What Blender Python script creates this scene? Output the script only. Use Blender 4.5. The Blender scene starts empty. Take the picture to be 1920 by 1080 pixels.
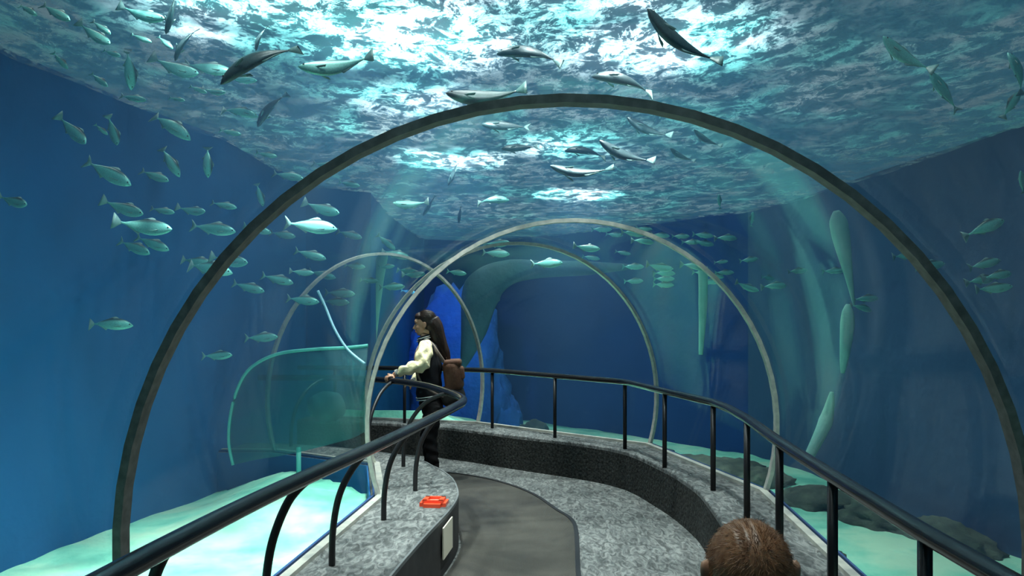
import bpy, bmesh, math, random
from mathutils import Vector, Matrix, Quaternion
from mathutils import noise as mnoise
PI = math.pi
rnd = random.Random(7)
col = bpy.context.scene.collection
FPX = 1500.0; HY = 600.0; EYE = 1.55          # camera model: focal length in pixels, horizon row, eye height

def P(px, py, Y):
    "world point seen at a pixel at distance Y in front of the camera"
    return Vector(((px - 960.0) / FPX * Y, Y, EYE - (py - HY) / FPX * Y))
def G(px, py, z):
    "world point seen at a pixel on the level z"
    return P(px, py, (EYE - z) * FPX / (py - HY))

# ------------------------------------------------------------------ object helpers
def tag(o, label=None, cat=None, group=None, kind=None):
    if label: o['label'] = label
    if cat: o['category'] = cat
    if group: o['group'] = group
    if kind: o['kind'] = kind
    return o
def empty(name, loc=(0, 0, 0), label=None, cat=None, group=None):
    o = bpy.data.objects.new(name, None); o.location = loc; col.objects.link(o)
    o.empty_display_size = .1
    return tag(o, label, cat, group)
def obj(name, bm, mat, parent=None, smooth=True, world=True):
    me = bpy.data.meshes.new(name); bm.to_mesh(me); bm.free()
    o = bpy.data.objects.new(name, me); col.objects.link(o)
    if mat: me.materials.append(mat)
    if smooth:
        for p in me.polygons: p.use_smooth = True
    if parent:
        o.parent = parent
        if world: o.matrix_parent_inverse = parent.matrix_basis.inverted()
    return o
def sharp(o, deg=35):
    "smooth shading, with hard edges kept hard"
    me = o.data; bm = bmesh.new(); bm.from_mesh(me)
    for e in bm.edges:
        e.smooth = not (len(e.link_faces) == 2 and e.calc_face_angle(0) > math.radians(deg))
    bm.to_mesh(me); bm.free()
    return o
def add_box(bm, c, s, rot=None):
    m = Matrix.Translation(Vector(c)) @ (rot.to_4x4() if rot else Matrix()) @ Matrix.Diagonal((s[0], s[1], s[2], 1))
    return bmesh.ops.create_cube(bm, size=1, matrix=m)
def catmull(pts, n=8):
    pts = [Vector(p) for p in pts]; out = []
    for i in range(len(pts) - 1):
        p0 = pts[max(0, i - 1)]; p1 = pts[i]; p2 = pts[i + 1]; p3 = pts[min(len(pts) - 1, i + 2)]
        for k in range(n):
            t = k / n
            out.append(.5 * ((2 * p1) + (p2 - p0) * t + (2 * p0 - 5 * p1 + 4 * p2 - p3) * t * t + (-p0 + 3 * p1 - 3 * p2 + p3) * t ** 3))
    out.append(pts[-1]); return out
def add_tube(bm, pts, r, seg=12, up=Vector((0, 0, 1)), sx=1, sy=1):
    "swept tube with capped ends; r may be a number or a list"
    pts = [Vector(p) for p in pts]; n = len(pts); rings = []
    for i, p in enumerate(pts):
        t = (pts[min(n - 1, i + 1)] - pts[max(0, i - 1)]).normalized()
        u = up if abs(t.dot(up)) < .95 else Vector((1, 0, 0))
        a = t.cross(u).normalized(); b = a.cross(t).normalized()
        rr = r[i] if isinstance(r, (list, tuple)) else r
        rings.append([bm.verts.new(p + a * rr * sx * math.cos(2 * PI * k / seg) + b * rr * sy * math.sin(2 * PI * k / seg)) for k in range(seg)])
    for i in range(n - 1):
        for k in range(seg):
            bm.faces.new((rings[i][k], rings[i][(k + 1) % seg], rings[i + 1][(k + 1) % seg], rings[i + 1][k]))
    bm.faces.new(rings[0][::-1]); bm.faces.new(rings[-1])
    bmesh.ops.recalc_face_normals(bm, faces=bm.faces)
def tube_obj(name, pts, r, mat, parent=None, **k):
    bm = bmesh.new(); add_tube(bm, pts, r, **k); return obj(name, bm, mat, parent)
def add_prism(bm, poly, z0, z1, bev=0):
    "polygon (xy list) extruded between two levels"
    lo = [bm.verts.new((p[0], p[1], z0)) for p in poly]; hi = [bm.verts.new((p[0], p[1], z1)) for p in poly]
    n = len(poly)
    bm.faces.new(lo); top = bm.faces.new(hi)
    for i in range(n): bm.faces.new((lo[i], lo[(i + 1) % n], hi[(i + 1) % n], hi[i]))
    bmesh.ops.recalc_face_normals(bm, faces=bm.faces)
    if bev:
        bmesh.ops.bevel(bm, geom=[e for e in top.edges], offset=bev, segments=3, affect='EDGES', profile=.5)
    ng = [f for f in bm.faces if len(f.verts) > 4]
    if ng: bmesh.ops.triangulate(bm, faces=ng, ngon_method='EAR_CLIP')

# ------------------------------------------------------------------ materials
def mat(name, color, rough=.5, metal=0, spec=.5, noise=None, bump=None, coat=0):
    """noise=(scale, colour2, lo, hi), bump=(scale, strength, distance)"""
    m = bpy.data.materials.new(name); m.use_nodes = True
    nt = m.node_tree; b = nt.nodes['Principled BSDF']
    b.inputs['Base Color'].default_value = (*color, 1)
    b.inputs['Roughness'].default_value = rough; b.inputs['Metallic'].default_value = metal
    b.inputs['Specular IOR Level'].default_value = spec
    b.inputs['Coat Weight'].default_value = coat
    tc = nt.nodes.new('ShaderNodeTexCoord')
    if noise:
        n = nt.nodes.new('ShaderNodeTexNoise'); n.inputs['Scale'].default_value = noise[0]; n.inputs['Detail'].default_value = 6
        nt.links.new(tc.outputs['Object'], n.inputs['Vector'])
        r = nt.nodes.new('ShaderNodeValToRGB')
        r.color_ramp.elements[0].position = noise[2]; r.color_ramp.elements[0].color = (*color, 1)
        r.color_ramp.elements[1].position = noise[3]; r.color_ramp.elements[1].color = (*noise[1], 1)
        nt.links.new(n.outputs['Fac'], r.inputs['Fac']); nt.links.new(r.outputs['Color'], b.inputs['Base Color'])
    if bump:
        n = nt.nodes.new('ShaderNodeTexNoise'); n.inputs['Scale'].default_value = bump[0]; n.inputs['Detail'].default_value = 5
        nt.links.new(tc.outputs['Object'], n.inputs['Vector'])
        bu = nt.nodes.new('ShaderNodeBump'); bu.inputs['Strength'].default_value = bump[1]; bu.inputs['Distance'].default_value = bump[2]
        nt.links.new(n.outputs['Fac'], bu.inputs['Height']); nt.links.new(bu.outputs['Normal'], b.inputs['Normal'])
    return m
class NT:
    def __init__(s, m): s.nt = m.node_tree; s.n = s.nt.nodes
    def add(s, t, **k):
        n = s.n.new(t)
        for a, v in k.items():
            if hasattr(n, a): setattr(n, a, v)
            else: n.inputs[a.replace('_', ' ')].default_value = v
        return n
    def link(s, a, b): s.nt.links.new(a, b)
def ramp(nt, src, stops):
    r = nt.n.new('ShaderNodeValToRGB'); e = r.color_ramp.elements
    while len(e) < len(stops): e.new(.5)
    for i, (p, c) in enumerate(stops):
        e[i].position = p; e[i].color = (*c, 1) if len(c) == 3 else c
    nt.link(src, r.inputs['Fac']); return r

M = {}
M['black'] = mat('black_paint', (.014, .014, .014), .2, 0, .6)
M['post'] = mat('black_post_paint', (.010, .010, .011), .45)
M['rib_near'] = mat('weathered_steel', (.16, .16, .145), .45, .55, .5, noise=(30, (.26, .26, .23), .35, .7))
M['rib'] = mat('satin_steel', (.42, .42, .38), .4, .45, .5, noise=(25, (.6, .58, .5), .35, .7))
M['channel'] = mat('sill_metal', (.5, .49, .42), .4, .3, .5, noise=(12, (.32, .33, .3), .4, .7))
M['gasket'] = mat('blue_gasket', (.015, .05, .16), .5)

# grey carpet with a woven wave relief
m = bpy.data.materials.new('ripple_carpet'); m.use_nodes = True; t = NT(m); b = t.n['Principled BSDF']
b.inputs['Roughness'].default_value = .85; b.inputs['Specular IOR Level'].default_value = .2
tc = t.add('ShaderNodeTexCoord'); mp = t.add('ShaderNodeMapping'); mp.inputs['Scale'].default_value = (2.6, 1, 1); mp.inputs['Rotation'].default_value = (0, 0, .25)
t.link(tc.outputs['Object'], mp.inputs['Vector'])
n1 = t.add('ShaderNodeTexNoise', Scale=8.0, Detail=2.0, Distortion=1.6); t.link(mp.outputs['Vector'], n1.inputs['Vector'])
n2 = t.add('ShaderNodeTexNoise', Scale=170.0, Detail=2.0); t.link(tc.outputs['Object'], n2.inputs['Vector'])
r1 = ramp(t, n1.outputs['Fac'], [(.34, (.055, .06, .059)), (.5, (.105, .112, .110)), (.66, (.18, .188, .18))])
mx = t.add('ShaderNodeMix', data_type='RGBA', blend_type='MULTIPLY'); mx.inputs[0].default_value = .5
r2 = ramp(t, n2.outputs['Fac'], [(.3, (.45, .45, .45)), (.7, (1.2, 1.2, 1.2))])
t.link(r1.outputs['Color'], mx.inputs[6]); t.link(r2.outputs['Color'], mx.inputs[7]); t.link(mx.outputs[2], b.inputs['Base Color'])
bu = t.add('ShaderNodeBump', Strength=.9, Distance=.02); t.link(n1.outputs['Fac'], bu.inputs['Height']); t.link(bu.outputs['Normal'], b.inputs['Normal'])
M['carpet'] = m
# worn rubber belt
m = bpy.data.materials.new('worn_rubber_belt'); m.use_nodes = True; t = NT(m); b = t.n['Principled BSDF']
b.inputs['Roughness'].default_value = .6; b.inputs['Specular IOR Level'].default_value = .3
tc = t.add('ShaderNodeTexCoord')
n1 = t.add('ShaderNodeTexNoise', Scale=1.3, Detail=8.0, Roughness=.65, Distortion=.6); t.link(tc.outputs['Object'], n1.inputs['Vector'])
r1 = ramp(t, n1.outputs['Fac'], [(.35, (.018, .018, .017)), (.5, (.036, .034, .029)), (.68, (.062, .058, .048))])
w = t.add('ShaderNodeTexWave', Scale=55.0, Distortion=.4); w.bands_direction = 'X'; t.link(tc.outputs['Object'], w.inputs['Vector'])
bu = t.add('ShaderNodeBump', Strength=.4, Distance=.004); t.link(w.outputs['Fac'], bu.inputs['Height'])
t.link(bu.outputs['Normal'], b.inputs['Normal']); t.link(r1.outputs['Color'], b.inputs['Base Color'])
M['belt'] = m
# acrylic
m = bpy.data.materials.new('clear_acrylic'); m.use_nodes = True; t = NT(m); t.n.remove(t.n['Principled BSDF'])
out = t.n['Material Output']
tr = t.add('ShaderNodeBsdfTransparent'); tr.inputs['Color'].default_value = (.975, .988, .985, 1)
gl = t.add('ShaderNodeBsdfGlossy', Roughness=.03); gl.inputs['Color'].default_value = (.8, .95, 1, 1)
lw = t.add('ShaderNodeLayerWeight', Blend=.5); pw = t.add('ShaderNodeMath', operation='POWER'); pw.inputs[1].default_value = 4
t.link(lw.outputs['Facing'], pw.inputs[0])
fr = t.add('ShaderNodeMapRange'); fr.inputs['To Min'].default_value = .012; fr.inputs['To Max'].default_value = .16; t.link(pw.outputs[0], fr.inputs['Value'])
ms = t.add('ShaderNodeMixShader'); t.link(fr.outputs['Result'], ms.inputs[0]); t.link(tr.outputs[0], ms.inputs[1]); t.link(gl.outputs[0], ms.inputs[2])
t.link(ms.outputs[0], out.inputs['Surface'])
M['acrylic'] = m
# sand
m = mat('pale_mint_sand', (.50, .86, .66), .9, 0, .1)
t = NT(m); b = t.n['Principled BSDF']; tc = t.add('ShaderNodeTexCoord')
n1 = t.add('ShaderNodeTexNoise', Scale=1.1, Detail=6.0, Roughness=.6); t.link(tc.outputs['Object'], n1.inputs['Vector'])
r1 = ramp(t, n1.outputs['Fac'], [(.32, (.13, .52, .40)), (.47, (.30, .78, .58)), (.62, (.56, .90, .66))])
t.link(r1.outputs['Color'], b.inputs['Base Color'])
n2 = t.add('ShaderNodeTexNoise', Scale=5.0, Detail=8.0); t.link(tc.outputs['Object'], n2.inputs['Vector'])
bu = t.add('ShaderNodeBump', Strength=.5, Distance=.06); t.link(n2.outputs['Fac'], bu.inputs['Height']); t.link(bu.outputs['Normal'], b.inputs['Normal'])
M['sand'] = m
def blue_wall(name, c1, c2):
    m = mat(name, c1, .9, 0, .05, noise=(.55, c2, .35, .7), bump=(3, .4, .05)); return m
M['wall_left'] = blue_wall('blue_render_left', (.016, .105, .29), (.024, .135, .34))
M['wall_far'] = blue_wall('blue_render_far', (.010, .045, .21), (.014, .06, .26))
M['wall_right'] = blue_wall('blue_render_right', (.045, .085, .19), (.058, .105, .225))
M['rock'] = mat('dark_olive_rock', (.045, .058, .045), .9, 0, .2, noise=(4, (.12, .15, .11), .35, .7), bump=(9, .8, .05))
M['rock_blue'] = mat('blue_lit_rock', (.03, .14, .5), .9, 0, .1, noise=(3, (.05, .22, .7), .35, .7), bump=(5, .8, .08))  # the blue light is put into this rock colour
M['pale'] = mat('pale_teal_reflection', (.26, .52, .47), .8, 0, .1, noise=(6, (.33, .60, .54), .35, .7), bump=(14, .4, .02))  # tint of the glass reflections, used on their solid shapes
# fish: darker back, silver green flank, pale belly
m = bpy.data.materials.new('silver_green_fish_skin'); m.use_nodes = True; t = NT(m); b = t.n['Principled BSDF']
b.inputs['Roughness'].default_value = .38; b.inputs['Metallic'].default_value = .25
at = t.add('ShaderNodeVertexColor'); at.layer_name = 'skin'
tc = t.add('ShaderNodeTexCoord'); n1 = t.add('ShaderNodeTexNoise', Scale=60.0, Detail=3.0); t.link(tc.outputs['Object'], n1.inputs['Vector'])
r1 = ramp(t, n1.outputs['Fac'], [(.35, (.78, .78, .78)), (.65, (1.1, 1.1, 1.1))])
mx = t.add('ShaderNodeMix', data_type='RGBA', blend_type='MULTIPLY'); mx.inputs[0].default_value = 1
t.link(at.outputs['Color'], mx.inputs[6]); t.link(r1.outputs['Color'], mx.inputs[7]); t.link(mx.outputs[2], b.inputs['Base Color'])
M['fish'] = m
M['pale_far'] = mat('faint_blue_reflection', (.06, .12, .16), .9, 0, .1, noise=(4, (.07, .14, .19), .35, .7), bump=(10, .5, .03))  # faint reflection colour for the solid arch
M['fin'] = mat('fish_fin', (.18, .34, .33), .5, 0, .4)
M['fisheye'] = mat('fish_eye', (.01, .012, .012), .15)
# ------------------------------------------------------------------ the tunnel
R0 = 1.41; CZ = .82; LZ = .35                     # radius, centre height of the vault; ledge height
FOOT = math.asin((CZ - LZ) / R0)
ARCS = [((.06, -1.6), (.02, 1)), ((.16, 2.49), (.05, 1)), ((.43, 5.5), (-.05, 1)), ((.09, 7.15), (-.39, .92)),
        ((-1.28, 8.30), (-.75, .66)), ((-2.62, 8.65), (-1, .05))]
FR = []
for (c, tt) in ARCS:
    tv = Vector((tt[0], tt[1], 0)).normalized(); FR.append((Vector((c[0], c[1], 0)), tv, Vector((tv.y, -tv.x, 0))))
NS = 40
def section(i, R, z_foot=LZ, shift=0):
    c, tv, rv = FR[i]; c = c + tv * shift
    a0 = -math.asin((CZ - z_foot) / R); out = []
    for k in range(NS + 1):
        a = a0 + (PI - 2 * a0) * k / NS
        out.append(c + rv * (R * math.cos(a)) + Vector((0, 0, CZ + R * math.sin(a))))
    return out                                    # from the outer (right) foot over the crown to the inner (left) foot
def foot(i, side, R=R0):
    c, tv, rv = FR[i]; h = math.sqrt(R * R - (CZ - LZ) ** 2); return c + rv * (h if side > 0 else -h)

def shell(name, A, B, mtl, parent=None):
    "closed strip between inner outline A=(a0,a1) and outer outline B=(b0,b1) at two stations"
    bm = bmesh.new(); a0, a1 = A; b0, b1 = B
    V = [[bm.verts.new(p) for p in l] for l in (a0, a1, b1, b0)]
    n = len(a0)
    for q in range(4):
        u, v = V[q], V[(q + 1) % 4]
        for k in range(n - 1): bm.faces.new((u[k], u[k + 1], v[k + 1], v[k]))
    bm.faces.new([V[q][0] for q in range(4)][::-1]); bm.faces.new([V[q][-1] for q in range(4)])
    bmesh.ops.recalc_face_normals(bm, faces=bm.faces)
    return sharp(obj(name, bm, mtl, parent))
for i in range(len(FR) - 1):
    w = shell('window_%d' % (i + 1), (section(i, R0 + .012), section(i + 1, R0 + .012)), (section(i, R0 + .045), section(i + 1, R0 + .045)), M['acrylic'])
    tag(w, kind='structure')
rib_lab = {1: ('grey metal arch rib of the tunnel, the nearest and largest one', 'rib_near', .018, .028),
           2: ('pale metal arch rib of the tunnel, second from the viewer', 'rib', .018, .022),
           3: ('pale metal arch rib of the tunnel, third one, its right foot behind the second rib', 'rib', .018, .020),
           4: ('thin pale metal arch rib right behind the woman, the farthest one', 'rib', .018, .020)}
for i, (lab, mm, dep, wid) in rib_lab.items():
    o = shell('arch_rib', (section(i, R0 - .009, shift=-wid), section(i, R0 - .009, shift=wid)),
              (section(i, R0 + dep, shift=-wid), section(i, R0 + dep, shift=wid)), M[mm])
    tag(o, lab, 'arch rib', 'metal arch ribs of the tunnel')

# floor, ledges, metal sills
IN = [(-.70, -1.6), (-.69, .5), (-.65, 2.5), (-.60, 3.3), (-.567, 3.75), (-.489, 4.39), (-.40, 5.0), (-.37, 5.35), (-.38, 5.62), (-.447, 6.04), (-.564, 6.4),
      (-.66, 6.60), (-.78, 6.84), (-1.1, 7.18), (-1.6, 7.5), (-2.2, 7.74), (-2.6, 7.78)]
OUT = [(1.10, -1.6), (1.13, 2.5), (1.18, 4.0), (1.285, 5.2), (1.30, 5.8), (1.20, 6.6), (.92, 7.5), (0, 8.32), (-.79, 8.98), (-1.6, 9.35), (-2.6, 9.57)]
INs = [(v.x, v.y) for v in catmull([(a, b, 0) for a, b in IN], 6)]
OUTs = [(v.x, v.y) for v in catmull([(a, b, 0) for a, b in OUT], 4)]
LF = [foot(i, -1) for i in range(6)]; RF = [foot(i, 1) for i in range(6)]
lf = [(p.x, p.y) for p in LF]; rf = [(p.x, p.y) for p in RF]
bm = bmesh.new(); add_prism(bm, INs + OUTs[::-1], -.5, 0); tag(obj('floor', bm, M['carpet'], smooth=False), kind='structure')
def off(foots, d):                                # the base under the glass, a little outside the feet
    out = []
    for i, (x, y) in enumerate(foots):
        c, tv, rv = FR[i]; s = 1 if d > 0 else -1
        out.append((x + rv.x * d, y + rv.y * d))
    return out
for side, lab in ((-1, 'raised grey carpeted ledge on the inner left side under the thick curved handrail'),
                  (1, 'raised grey carpeted ledge running round the outer right side of the tunnel')):
    foots = off(lf, -.06) if side < 0 else off(rf, .06); inner = INs if side < 0 else OUTs
    bm = bmesh.new(); add_prism(bm, inner + foots[::-1], -.5, LZ, .012)
    o = sharp(obj('carpeted_ledge', bm, M['carpet']), 50); tag(o, lab, 'ledge', 'carpeted ledges beside the walkway')
# sills (metal channel at the foot of the glass) and the blue gasket outside them
k = 1
for foots, s in ((lf, -1), (rf, 1)):
    for d, h, wd, mm in ((.008, .022, .036, 'channel'), (.04, .016, .012, 'gasket')):
        a = off(foots, s * (d - wd / 2 + .0)); b2 = off(foots, s * (d + wd / 2))
        if mm == 'channel': a = off(foots, s * (d - .045)); b2 = off(foots, s * .01)
        bm = bmesh.new(); add_prism(bm, a + b2[::-1], LZ - .005, LZ + h); o = obj('trim_%d' % k, bm, M[mm], smooth=False); k += 1
        tag(o, kind='structure')
# moving belt, flush with the floor, and the dark seam round it
BELT = [(.36, -1.6), (.36, 2.5), (.37, 4.0), (.387, 4.84), (.425, 5.4), (.457, 5.96), (.43, 6.25), (.347, 6.5), (.23, 6.92), (.097, 7.25), (-.1, 7.58), (-.31, 7.82), (-.62, 8.05), (-1.0, 8.18), (-1.6, 8.3), (-2.58, 8.35)]
Bs = [(v.x, v.y) for v in catmull([(a, b, 0) for a, b in BELT], 5)]
def offset2(path, d):
    o = []
    for i in range(len(path)):
        a = Vector(path[max(0, i - 1)]); b3 = Vector(path[min(len(path) - 1, i + 1)]); t3 = (b3 - a).normalized()
        o.append((path[i][0] + t3.y * d, path[i][1] - t3.x * d))
    return o
bm = bmesh.new(); add_prism(bm, offset2(INs, .02) + Bs[::-1], .0, .008)
o = obj('walkway_belt', bm, M['belt'], smooth=False); tag(o, 'dark worn rubber walkway strip curving along the foot of the left ledge', 'walkway')
bm = bmesh.new(); add_prism(bm, Bs + offset2(Bs, .03)[::-1], 0, .014); tag(obj('trim_%d' % k, bm, M['post'], smooth=False), kind='structure'); k += 1
# thin metal edging along the left ledge's rim, and dark skirting under it
bm = bmesh.new(); add_prism(bm, offset2(INs, .004) + offset2(INs, -.008)[::-1], LZ - .018, LZ + .003); tag(obj('trim_%d' % k, bm, mat('rim_edging', (.13, .14, .14), .5), smooth=False), kind='structure'); k += 1
M['skirt'] = mat('dark_skirting', (.022, .022, .023), .6, noise=(9, (.04, .04, .04), .4, .7))
bm = bmesh.new(); add_prism(bm, offset2(INs, .003) + offset2(INs, -.004)[::-1], 0, LZ - .018); tag(obj('baseboard_left', bm, M['skirt'], smooth=False), kind='structure')
M['carpet_face'] = mat('dark_carpet_face', (.022, .024, .023), .9, 0, .1, noise=(45, (.055, .058, .054), .38, .66), bump=(40, .8, .01))
bm = bmesh.new(); add_prism(bm, offset2(OUTs, -.003) + offset2(OUTs, .004)[::-1], 0, LZ - .03); tag(obj('baseboard_right', bm, M['carpet_face'], smooth=False), kind='structure')

# painted outer face of the base on the inner side, towards the sand
M['base_blue'] = mat('dark_blue_base', (.018, .115, .30), .8, 0, .1)
bm = bmesh.new(); a = off(lf, -.062); b6 = off(lf, -.072); add_prism(bm, a + b6[::-1], -.45, LZ - .003); tag(obj('trim_%d' % k, bm, M['base_blue'], smooth=False), kind='structure'); k += 1
# ------------------------------------------------------------------ handrails
LR = [(-1.0, .2, .96), (-.95, 1.1, .97), (-.905, 1.83, .97), (-.81, 2.64, .97), (-.63, 3.66, .97), (-.47, 4.7, .97), (-.385, 5.3, .97), (-.35, 5.62, .97), (-.375, 5.95, .97),
      (-.52, 6.44, .97), (-.78, 7.1, .97), (-1.14, 7.62, .97), (-1.6, 7.95, .97), (-2.55, 8.05, .97)]
LRc = catmull(LR, 10)
lr = empty('handrail', (-.7, 3.5, LZ), 'thick glossy black handrail on curved posts along the left ledge', 'handrail', 'black handrails of the tunnel')
tube_obj('rail_tube', LRc, .029, M['black'], lr, seg=20)
def rail_at(path, Y, branch=0):
    c = [p for i, p in enumerate(path)]
    best = min(c[:c.index(max(c, key=lambda q: q.x)) + 400], key=lambda p: abs(p.y - Y)); return best
posts_l = [((-1.03, 1.2), 1.1), ((-.98, 2.1), 2.05), ((-.93, 3.0), 3.0), ((-.88, 3.91), 3.9), ((-.77, 4.8), 4.8), ((-.68, 5.62), 5.6), ((-.89, 6.55), 6.45), ((-1.28, 7.1), 7.6), ((-2.1, 7.6), 8.0)]
for (bx, by), ry in posts_l:
    q = rail_at(LRc, ry); base = Vector((bx, by, LZ)); top = Vector((q.x, q.y, q.z - .012))
    d = top - base
    pts = [base + Vector((0, 0, -.01)), base + Vector((d.x * .02, d.y * .02, .18)), base + Vector((d.x * .15, d.y * .15, .36)), base + Vector((d.x * .45, d.y * .45, .51)), base + Vector((d.x * .78, d.y * .78, .585)), top]
    p = tube_obj('post', catmull(pts, 6), .0165, M['post'], lr, seg=10, up=Vector((0, 1, 0)))
RR = [(1.06, .3, .97), (1.08, 1.2, .97), (1.10, 1.75, .97), (1.12, 2.17, .97), (1.19, 2.97, .97), (1.27, 3.8, .97), (1.38, 4.7, .97), (1.42, 5.2, .97), (1.415, 5.63, .97), (1.24, 6.5, .97), (1.05, 7.44, .975),
      (.437, 8.15, .98), (-.219, 8.87, .99), (-.75, 9.12, .99), (-1.55, 9.42, .985), (-2.6, 9.6, .98)]
rr = empty('handrail', (1.3, 4.5, LZ), 'black handrail on straight posts along the right ledge and round the bend', 'handrail', 'black handrails of the tunnel')
rr_pts = [Vector(p) for p in RR]
fine = []
for i in range(len(rr_pts) - 1):                  # straight runs with softened corners
    for q in range(6): fine.append(rr_pts[i].lerp(rr_pts[i + 1], q / 6))
fine.append(rr_pts[-1])
sm = [fine[0]] + [(fine[i - 1] + fine[i] * 2 + fine[i + 1]) / 4 for i in range(1, len(fine) - 1)] + [fine[-1]]
tube_obj('rail_tube', sm, .027, M['black'], rr, seg=20)
for (x, y, z) in [RR[j] for j in (1, 3, 4, 5, 6, 8, 9, 10, 11, 12)] + [(-1.25, 9.31, .985), (-2.1, 9.5, .98)]:
    bm = bmesh.new(); add_box(bm, (x, y, (LZ + z) / 2 - .012), (.034, .026, z - LZ), )
    bmesh.ops.bevel(bm, geom=bm.edges[:], offset=.004, segments=2, affect='EDGES')
    obj('post', bm, M['post'], rr)

# red push-button housing on the left ledge and the pale notice on its side
M['red'] = mat('red_plastic', (.72, .07, .025), .35, 0, .5)
M['cream'] = mat('cream_plate', (.72, .66, .52), .5)
c = Vector((-.505, 5.2, LZ)); rz = Matrix.Rotation(-.08, 3, 'Z')
rb = empty('emergency_switch_box', c, 'small red switch box with a recessed pale slot, lying on top of the left ledge', 'switch box')
bm = bmesh.new()
add_box(bm, c + Vector((0, 0, .012)), (.17, .19, .024), rz)
bmesh.ops.bevel(bm, geom=[e for e in bm.edges if abs((e.verts[0].co - e.verts[1].co).z) > .01], offset=.03, segments=4, affect='EDGES')
sharp(obj('base', bm, M['red'], rb))
bm = bmesh.new()
for dx, dy, sx_, sy_ in ((-.052, 0, .03, .13), (.052, 0, .03, .13), (0, .055, .134, .022), (0, -.055, .134, .022)):
    add_box(bm, c + rz @ Vector((dx, dy, .032)), (sx_, sy_, .02), rz)
obj('raised_rim', bm, M['red'], rb, smooth=False)
bm = bmesh.new(); add_box(bm, c + Vector((.0, .0, .026)), (.06, .04, .006), rz); tag(obj('slot_plate', bm, M['cream'], rb, smooth=False), 'pale slot plate')
a = Vector((-.420, 4.80, 0)); b4 = Vector((-.385, 5.03, 0)); d = (b4 - a); nrm = Vector((d.y, -d.x, 0)).normalized()
# find ledge face x at those y on the smoothed rim
def rim_x(Y): return min(INs, key=lambda p: abs(p[1] - Y))[0]
bm = bmesh.new(); vs = []
for (yy, z0, z1) in ((4.78, .115, .305), (5.04, .12, .312)):
    x = rim_x(yy) + .010; vs += [(x, yy, z0), (x, yy, z1)]
V = [bm.verts.new(v) for v in vs]; f = bm.faces.new((V[0], V[2], V[3], V[1]))
ex = bmesh.ops.extrude_face_region(bm, geom=[f]); bmesh.ops.translate(bm, verts=[v for v in ex['geom'] if isinstance(v, bmesh.types.BMVert)], vec=nrm * .008)
bmesh.ops.recalc_face_normals(bm, faces=bm.faces)
tag(obj('notice_plate', bm, M['cream'], smooth=False), 'blank looking cream plate fixed to the dark side of the left ledge', 'plate')

# ------------------------------------------------------------------ the tank
SZ = -.5; WZ = 3.2
WL = [(-3.4, -3.2), (-3.35, 1), (-3.25, 3.5), (-3.13, 5.05), (-2.86, 6.6), (-2.66, 7.3), (-2.62, 8.6), (-2.55, 9.9), (-1.82, 10.3), (-1.93, 12), (-1.94, 14.5), (-1.82, 16.6)]
WF = [(-1.82, 16.6), (-1.0, 16.9), (.0, 16.4), (1.5, 15.0), (2.6, 13.5), (3.6, 12.2)]
WR = [(3.6, 12.2), (3.95, 11), (4.2, 8.5), (4.35, 7), (4.5, 4), (4.6, -3.2)]
def wallstrip(name, path, mtl, th=.3, side=1, z0=SZ - .4, z1=WZ + .03):
    p = [(a, b) for a, b in path] if name == 'wall_left' else [(v.x, v.y) for v in catmull([(a, b, 0) for a, b in path], 5)]
    bm = bmesh.new(); add_prism(bm, p + offset2(p, th * side)[::-1], z0, z1)
    o = sharp(obj(name, bm, mtl)); return tag(o, kind='structure')
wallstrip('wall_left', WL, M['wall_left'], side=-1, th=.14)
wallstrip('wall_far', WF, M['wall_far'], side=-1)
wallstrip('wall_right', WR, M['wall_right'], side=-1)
wallstrip('wall_back', [(4.6, -3.2), (0, -3.25), (-4.6, -3.2)], M['wall_left'], side=-1)
# wall closing the near end of the tunnel, behind the viewer
bm = bmesh.new(); s0 = section(0, R0 + .05, z_foot=.0); n = len(s0)
v0 = [bm.verts.new(p + Vector((0, -.12, 0))) for p in s0]; v1 = [bm.verts.new(p) for p in s0]
bm.faces.new(v0); bm.faces.new(v1)
for q in range(n): bm.faces.new((v0[q], v0[(q + 1) % n], v1[(q + 1) % n], v1[q]))
bmesh.ops.recalc_face_normals(bm, faces=bm.faces); tag(obj('wall_end', bm, M['skirt'], smooth=False), kind='structure')
# sand bed
def wx(path, Y):
    for (x0, y0), (x1, y1) in zip(path[:-1], path[1:]):
        if min(y0, y1) <= Y <= max(y0, y1): return x0 + (x1 - x0) * (Y - y0) / (y1 - y0)
RIGHT = [(4.6, -3.2), (4.5, 4), (4.35, 7), (4.2, 8.5), (3.95, 11), (3.6, 12.2), (2.6, 13.5), (1.5, 15.0), (.0, 16.4), (-1.0, 16.85)]
def sst(a, b, v):
    f = max(0, min(1, (v - a) / (b - a))); return f * f * (3 - 2 * f)
def bed(x, y):
    left = sst(-.2, -.8, x) * sst(9.2, 8.2, y)
    pv = Vector((x, y, 0))
    for i in range(len(FR) - 1):
        a, ab = FR[i][0], FR[i + 1][0] - FR[i][0]; t5 = max(0, min(1, (pv - a).dot(ab) / ab.length_squared))
        if (pv - (a + ab * t5)).length < R0 - .06: return SZ
    if y > 10: return SZ + sst(.6, -1.2, x) * max(0, .7 - .6 * (y - 11.6) / 4.4)
    return SZ + left * (.5 + .21 * sst(5.3, 6.9, y) * sst(-2.75, -1.9, x))
def inside_grid(nx, ny, zf):
    bm = bmesh.new(); rows = []
    for j in range(ny + 1):
        y = -3.15 + (16.58 + 3.15) * j / ny; xl = wx(WL, y) - .03; xr = wx(RIGHT, y) + .03; rows.append([bm.verts.new((xl + (xr - xl) * i / nx, y, zf(xl + (xr - xl) * i / nx, y))) for i in range(nx + 1)])
    for j in range(ny):
        for i in range(nx): bm.faces.new((rows[j][i], rows[j][i + 1], rows[j + 1][i + 1], rows[j + 1][i]))
    return bm
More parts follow.
